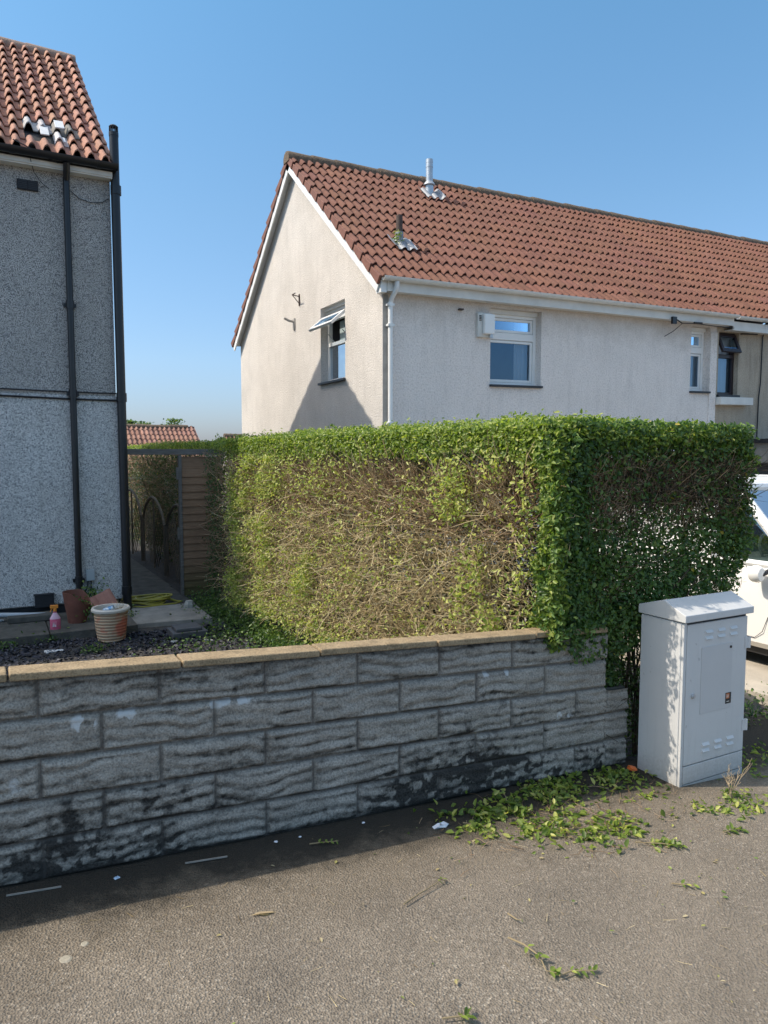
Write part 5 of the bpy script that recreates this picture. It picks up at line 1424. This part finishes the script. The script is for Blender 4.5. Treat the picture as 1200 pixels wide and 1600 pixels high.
# slab / drain cover stack
m = MB().box(1.62, 1.98, 7.62, 7.95, -.29, -.22); m.box(1.66, 1.93, 7.66, 7.92, -.218, -.185)
tag(m.build('drain_cover', plain('dark_slate_slab', (.075, .078, .085), .7, .3, 9, .004), loc=(1.8, 7.8, -.29), bevel=.008), 'dark square slab resting on a larger slab among weeds', 'slab')
m = MB().lathe((2.10, 8.95, -.245), [(.001, 0), (.055, 0), (.06, .05), (.045, .095), (.001, .10)], 6)
tag(m.build('concrete_lump', plain('pale_concrete_lump', (.36, .35, .31), .9, .2, 12, .004), loc=(2.1, 8.95, -.245)), 'pale lump of concrete on the ground in front of the brown gate', 'stone')
def scrap(x, y, z, w, l, rot, col, label, name='plastic_scrap'):
    Mr = Matrix.Translation((x, y, z)) @ Matrix.Rotation(rot, 4, 'Z') @ Matrix.Rotation(R(8), 4, 'X')
    m = MB().hexa([tuple(Mr @ Vector(p)) for p in [(-l / 2, -w / 2, 0), (l / 2, -w * .3, .0), (l / 2, w * .2, 0), (-l / 2, w / 2, 0), (-l / 2, -w / 2, .018), (l / 2, -w * .3, .006), (l / 2, w * .2, .006), (-l / 2, w / 2, .018)]])
    return tag(m.build(name, plain('scrap_' + name + str(len(MATS)), col, .6, .1), loc=(x, y, z)), label, 'litter')
scrap(.50, 7.72, -.285, .07, .17, .25, (.62, .64, .66), 'white wedge of plastic lying on the dark gravel left of the pot')
scrap(.02, 9.0, -.19, .08, .13, .1, (.45, .46, .46), 'pale scrap on the path at the far left by the grey pipe')
scrap(1.62, 7.55, -.285, .05, .08, .8, (.5, .5, .48), 'small pale scrap on the soil right of the striped pot')
scrap(1.95, 7.42, -.285, .03, .12, -.4, (.46, .45, .42), 'thin pale scrap among weeds below the dark slab')

# ground cover in the yard: weeds and slate chips (uncountable)
def ground_cover():
    P = []; 
    def blob(x, y, sx, sy, n, h=.08): P.append(np.stack([rng.normal(x, sx, n), rng.normal(y, sy, n), yz(np.full(n, x)) + np.abs(rng.normal(.03, h, n))], 1))
    blob(2.40, 8.4, .16, .5, 1150, .07); blob(2.52, 7.0, .08, .6, 1500, .06); blob(2.2, 7.6, .2, .3, 480, .04); blob(1.75, 7.3, .3, .25, 200, .02); blob(2.4, 9.2, .12, .25, 800, .08)
    blob(.45, 8.22, .12, .05, 260, .03); blob(.85, 7.55, .06, .05, 120, .03); blob(-.05, 8.05, .12, .06, 220, .03); blob(1.35, 8.85, .07, .12, 260, .05); blob(.25, 8.75, .1, .06, 200, .03); blob(2.3, 6.4, .25, .5, 600, .05)
    [blob(2.70 - .235 * (yy_ - 3.1) / 5 - .10, yy_, .06, .18, 330, .13) for yy_ in (5.6, 6.1, 6.6, 7.1, 7.6, 8.1, 8.6)]; blob(3.9, 3.6, .5, .3, 900, .06); blob(4.75, 3.5, .45, .25, 1500, .07); blob(4.9, 4.6, .4, .6, 1200, .07)
    P = np.concatenate(P); k = P[:, 1] > 3.3; P = P[k]
    k = ~((P[:, 0] > 5.4) & (P[:, 2] < 0)); P = P[k]
    return leaves('weeds', P, np.tile([-.2, -.2, 1], (len(P), 1)), M_LEAF, None, (.018, .044), np.clip(np.where((P[:, 0] > 2.47) & (P[:, 0] < 2.9), .4, 0) + rng.normal(.32, .25, len(P)), 0, .97))  # weeds at the hedge foot lightened, sunlight put into their colour
stuff(ground_cover(), 'low green weeds spreading over the soil behind the wall', 'weeds')
n = 17000
P = np.stack([U(-2.5, 2.4, n), 8.1 - 4.8 * U(0, 1, n) ** 1.5, np.full(n, -.285)], 1)
N_ = unit(rng.normal(0, .45, (n, 3)) + np.array([0, 0, 1])); T_ = rng.normal(0, 1, (n, 3))
V, F = leaf_geo(P, N_, T_, U(.02, .05, n), U(.02, .04, n), .3, -.1)
ch = np_mesh('slate_chips', V, F, m_twig('slate_chip', [(0, (.028, .028, .036)), (.8, (.07, .07, .085)), (1, (.13, .13, .14))]), fattr={'rnd': np.repeat(rng.random(n), 2)})
stuff(ch, 'dark blue-grey slate chippings covering the bed behind the wall', 'chippings')

# ------------------------------------------------------------------ hedge clippings and litter on the pavement
def clip_pile():
    P = []
    def blob(x, y, sx, sy, n, h): P.append(np.stack([rng.normal(x, sx, n), rng.normal(y, sy, n), np.abs(rng.normal(0, h * .6, n))], 1))
    blob(2.72, 2.98, .22, .07, 520, .018); blob(3.10, 2.98, .13, .06, 260, .014); blob(2.33, 2.86, .14, .06, 420, .03); blob(2.28, 2.66, .10, .07, 210, .018); blob(2.55, 2.46, .10, .06, 260, .02)
    blob(2.78, 2.60, .16, .10, 90, .008); blob(2.98, 2.72, .14, .07, 110, .009); blob(2.05, 2.88, .10, .05, 150, .012); blob(1.98, 2.79, .05, .04, 80, .012); blob(2.70, 2.30, .05, .02, 90, .015); blob(3.42, 2.40, .13, .05, 90, .012); blob(3.75, 2.42, .2, .05, 80, .012)
    blob(3.25, 2.50, .05, .04, 40, .01); blob(4.2, 2.75, .2, .2, 200, .03); blob(2.44, 2.72, .3, .12, 260, .008)
    P = np.concatenate(P); P = P[fbm(P[:, 0] * 7, P[:, 1] * 7, 131, 3) > .37]; P[:, 1] = np.minimum(P[:, 1], 3.07); P[:, 2] += gz(P[:, 0]) + .006
    return P
P = clip_pile(); n = len(P)
inc = ~((P[:, 0] > 3.32) & (P[:, 0] < 3.91) & (P[:, 1] > 2.70)); P = P[inc]; n = len(P)
stuff(leaves('leaf_clippings', P, np.tile([0, 0, 1.0], (n, 1)), M_LEAFTOP, None, (.016, .048), np.clip(rng.normal(.58, .30, n), 0, 1), .65, .26), 'heap of fresh green hedge clippings on the pavement at the wall foot', 'clippings')
n = 190
P = np.stack([rng.normal(2.5, .35, n), np.minimum(rng.normal(2.68, .16, n), 3.05), np.zeros(n)], 1); P[:, 2] = gz(P[:, 0]) + .012
ct = twigs('clipped_twigs', P, np.stack([rng.normal(0, 1, n), rng.normal(0, 1, n), rng.normal(0.06, .1, n)], 1), U(.04, .15, n), U(.001, .002, n), M_TWIGRED, None, wig=.25)
stuff(ct, 'thin cut twigs strewn among the green clippings', 'twigs')
# loose single leaves and straws strewn over the pavement
n = 190
P = np.stack([U(.3, 3.6, n), U(1.3, 2.9, n), np.zeros(n)], 1); P[:, 0] += (P[:, 1] - 1.3) * .2
P[:, 2] = gz(P[:, 0]) + .005
k = rng.random(n) < .25 + .6 * sstep(1.2, 2.6, P[:, 0]); P = P[k]; n = len(P)
stuff(leaves('fallen_leaves', P, np.tile([0, 0, 1.0], (n, 1)), m_leaf('dry_leaf_bits', [(0, (.12, .19, .04)), (.4, (.24, .27, .07)), (.7, (.36, .28, .14)), (1, (.42, .36, .24))], .15), None, (.010, .026), None, .25, .1), 'tiny scattered leaves and bits on the pavement', 'leaves')
n = 130
P = np.stack([U(.2, 3.4, n), U(1.4, 3.0, n), np.zeros(n)], 1); P[:, 2] = gz(P[:, 0]) + .004
stuff(twigs('straw_bits', P, np.stack([rng.normal(0, 1, n), rng.normal(0, 1, n), np.zeros(n)], 1), U(.015, .06, n), U(.0007, .0014, n), M_TWIG, None, wig=.1, nseg=2), 'short straw bits scattered on the pavement', 'straw')

def sprig(name, pts, leaf_at, label, seed, lr=(.025, .04), up=.4, cat='cut sprig', nl=2, twm=None):
    r2 = np.random.default_rng(seed)
    base = pts[0]; z0 = float(gz(np.array(base[0])))
    t = thing(name, label, cat, (base[0], base[1], z0), 'cut sprigs lying on the pavement')
    PT = [(x, y, float(gz(np.array(x))) + .005 + z) for x, y, z in pts]
    m = MB().tube(PT, [.0032 - .0016 * i / max(1, len(PT) - 1) for i in range(len(PT))], 6); m.build('stem', plain('sprig_stem', (.26, .20, .11), .8, .2), t)
    P = []; T = []; N = []
    for f in leaf_at:
        s = f * (len(PT) - 1); i = min(int(s), len(PT) - 2); u = s - i
        p = np.array(PT[i]) * (1 - u) + np.array(PT[i + 1]) * u; d = np.array(PT[i + 1]) - np.array(PT[i]); d /= np.linalg.norm(d)
        side = np.cross(d, [0, 0, 1.0])
        for sg in ([-1, 1] if nl == 2 else [r2.choice([-1, 1])]):
            P.append(p); T.append(d * .5 + side * sg * r2.uniform(.5, 1.0) + np.array([0, 0, r2.uniform(0, up * 1.6)])); N.append(np.array([0, 0, 1.0]) + side * sg * r2.normal(0, .4) + r2.normal(0, .3, 3))
    n = len(P); L = r2.uniform(lr[0], lr[1], n); V, F = leaf_geo(np.array(P), np.array(N), np.array(T), L, L * .5, .2, .12)
    for ii in range(n): pass
    np_mesh('sprig_leaves', V, F, M_LEAFTOP, t, fattr={'rnd': np.repeat(np.clip(r2.normal(.5, .25, n), 0, .95), 2)})
sprig('hedge_sprig', [(1.60, 2.03, .012), (1.625, 1.97, .015), (1.64, 1.90, .01), (1.615, 1.84, .004), (1.64, 1.815, .004)], [.3, .45, .5, .85, .9, 1.0], 'curved leafy sprig lying alone on the open pavement, left one of a touching pair', 1, (.024, .036), .6)
sprig('hedge_sprig', [(1.64, 1.80, .004), (1.69, 1.80, .006), (1.73, 1.785, .006), (1.77, 1.77, .004)], [.35, .45, .6, .85, .95], 'short leafy sprig with darker leaves, right one of the touching pair', 2, (.022, .034), .6)
sprig('hedge_sprig', [(1.36, 2.37, .006), (1.45, 2.405, .008), (1.53, 2.43, .01), (1.60, 2.455, .014)], [.85, .92, .97], 'long bare twig with leaf buds at one end, in the middle of the pavement', 3, (.014, .02))
sprig('hedge_sprig', [(1.17, 1.80, .004), (1.22, 1.785, .005), (1.25, 1.775, .005)], [.55, .8, .95], 'leafy sprig cut by the bottom edge of the view', 4, (.03, .042), .2)
sprig('hedge_sprig', [(3.09, 2.26, .01), (3.14, 2.26, .012), (3.21, 2.25, .008)], [.2, .4, .55, .7, .85, 1.0], 'bright green leafy sprig lying in front of the cabinet', 5, (.03, .045), .3)
sprig('hedge_sprig', [(2.48, 2.05, .004), (2.52, 2.02, .006), (2.56, 2.00, .005)], [.4, .6, .95], 'small yellowish sprig right of centre on the pavement', 6, (.02, .03), .2)
sprig('hedge_sprig', [(1.20, 2.94, .006), (1.27, 2.925, .008), (1.33, 2.915, .006)], [.3, .5, .7, .9], 'thin leafy sprig in the shadow at the foot of the wall', 7, (.018, .028), .2)
sprig('hedge_sprig', [(2.60, 2.36, .012), (2.70, 2.30, .014), (2.79, 2.25, .008)], [.3, .45, .6, .75, .88, .97], 'leafy sprig at the right tip of the clippings heap', 8, (.025, .038), .3)
sprig('hedge_sprig', [(1.95, 2.83, .014), (2.0, 2.78, .016), (2.06, 2.74, .01)], [.2, .4, .6, .8, .97], 'leafy sprig at the left tip of the clippings heap near white litter', 9, (.026, .04), .3)
sprig('hedge_sprig', [(1.70, 2.16, .004), (1.705, 2.11, .006), (1.72, 2.10, .006)], [.98], 'short forked brown twig on the open pavement', 10, (.006, .009), .1, nl=2)
# dry upright twig beside the cabinet
n = 34
b = np.array([3.50, 2.52, -.245])
dt = thing('dry_plant', 'dry branching brown plant stem standing in front of the cabinet', 'dead plant', tuple(b))
m = MB()
r3 = random.Random(5)
def br(p, d, L, r, k):
    q = p + d * L * .5 + Vector((r3.uniform(-.01, .01), r3.uniform(-.01, .01), 0)); e = p + d * L
    m.tube([p, q, e], [r, r * .85, r * .6], 5)
    if k:
        for _ in range(3):
            dd = (d + Vector((r3.uniform(-.8, .8), r3.uniform(-.6, .6), r3.uniform(-.1, .6)))).normalized(); br(q if r3.random() < .5 else e, dd, L * r3.uniform(.5, .8), r * .6, k - 1)
for dx in (-.25, .1, .35): br(Vector(b), Vector((dx, .05, .9)).normalized(), .09, .0032, 2)
br(Vector(b) + Vector((.02, 0, .05)), Vector((.75, .1, .5)).normalized(), .16, .002, 1)
m.build('stems', plain('dry_stem', (.38, .29, .18), .8, .2), dt)
P = b + rng.normal(0, .03, (60, 3)) * np.array([1.5, 1, .4]) + np.array([.03, 0, .02]); leaves('base_leaves', P, np.tile([0, -.2, 1], (60, 1)), M_LEAFTOP, dt, (.02, .035))

# litter
def crumple(name, x, y, s, mat, label, cat='litter', seed=0, z=None):
    r = random.Random(seed); zz = float(gz(np.array(x))) if z is None else z
    m = MB().lathe((x, y, zz), [(.001, .002), (s * .9, .004), (s, s * .35), (s * .6, s * .7), (.001, s * .75)], 9)
    m.v = [(a + r.uniform(-s, s) * .28, b_ + r.uniform(-s, s) * .28, max(zz + .002, c + r.uniform(-s, s) * .22)) for a, b_, c in m.v]
    return tag(m.build(name, mat, loc=(x, y, zz)), label, cat)
M_PAPER = plain('white_paper', (.72, .74, .78), .7, .1, 30)
crumple('paper_litter', 1.85, 2.865, .030, M_PAPER, 'crumpled white plastic scrap at the edge of the wall shadow', seed=1).scale = (1.5, .7, .8)
crumple('paper_litter', 1.075, 3.03, .009, M_PAPER, 'small white scrap at the wall foot in shade, left of two', seed=2)
crumple('paper_litter', 1.19, 3.03, .007, M_PAPER, 'tiny white scrap at the wall foot in shade, right of two', seed=3)
crumple('paper_litter', 1.52, 3.04, .008, M_PAPER, 'tiny white scrap against the wall foot near the black stain', seed=5)
crumple('paper_litter', .393, 3.0, .011, plain('blue_white_paper', (.45, .58, .72), .6, .2, 60), 'small pale blue scrap at the wall foot on the left', seed=4)
crumple('orange_litter', 3.285, 3.02, .032, plain('orange_litter_mat', (.62, .15, .03), .5, .15), 'crumpled orange wrapper on the ground beside the cabinet', seed=7)
def stick(p, q, label):
    za, zb = float(gz(np.array(p[0]))), float(gz(np.array(q[0])))
    d = Vector((q[0] - p[0], q[1] - p[1], 0)).normalized(); nn = Vector((-d.y, d.x, 0)) * .0032
    a = Vector((p[0], p[1], za + .004)); b = Vector((q[0], q[1], zb + .004)); up = Vector((0, 0, .005))
    tag(MB().hexa([a - nn, b - nn, b + nn, a + nn, a - nn + up, b - nn + up, b + nn + up, a + nn + up]).build('wooden_stick', plain('pale_stick', (.27, .25, .22), .8, .15, 20), loc=(p[0], p[1], za)), label, 'stick', 'pale sticks at the wall foot')
stick((.665, 3.00), (.84, 2.985), 'thin pale stick lying in the wall shadow, right one of two')
stick((.0, 3.03), (.19, 3.015), 'thin pale stick lying in the wall shadow, left one at the picture edge')
# dry curled leaf on the pavement
V, F = leaf_geo(np.array([[.80, 2.545, -.086], [.83, 2.53, -.084]]), np.array([[0, 0, 1.], [.3, .2, 1.]]), np.array([[1, -.12, .1], [1, .1, .1]]), np.array([.10, .11]), np.array([.014, .010]), .3, .1)
tag(np_mesh('dry_leaf', V, F, m_leaf('tan_dry_leaf', [(0, (.42, .31, .18)), (1, (.5, .4, .25))], .1), loc=(.80, 2.545, -.09), fattr={'rnd': np.array([.2, .2, .8, .8])}), 'curled tan dry leaf lying alone on the left pavement', 'leaf')
for i, (x, y, r, l) in enumerate([(.165, 2.56, .022, 'flattened pale gum spot on the pavement, larger of two'), (.232, 2.62, .014, 'flattened pale gum spot on the pavement, smaller of two')]):
    m = MB().lathe((x, y, float(gz(np.array(x))) + .002), [(.001, .0035), (r * .7, .0035), (r, .001)], 14)
    tag(m.build('gum_spot', plain('chewed_gum', (.30, .27, .21), .8, .2, 60), loc=(x, y, -.05)), l, 'gum', 'gum spots on the pavement')
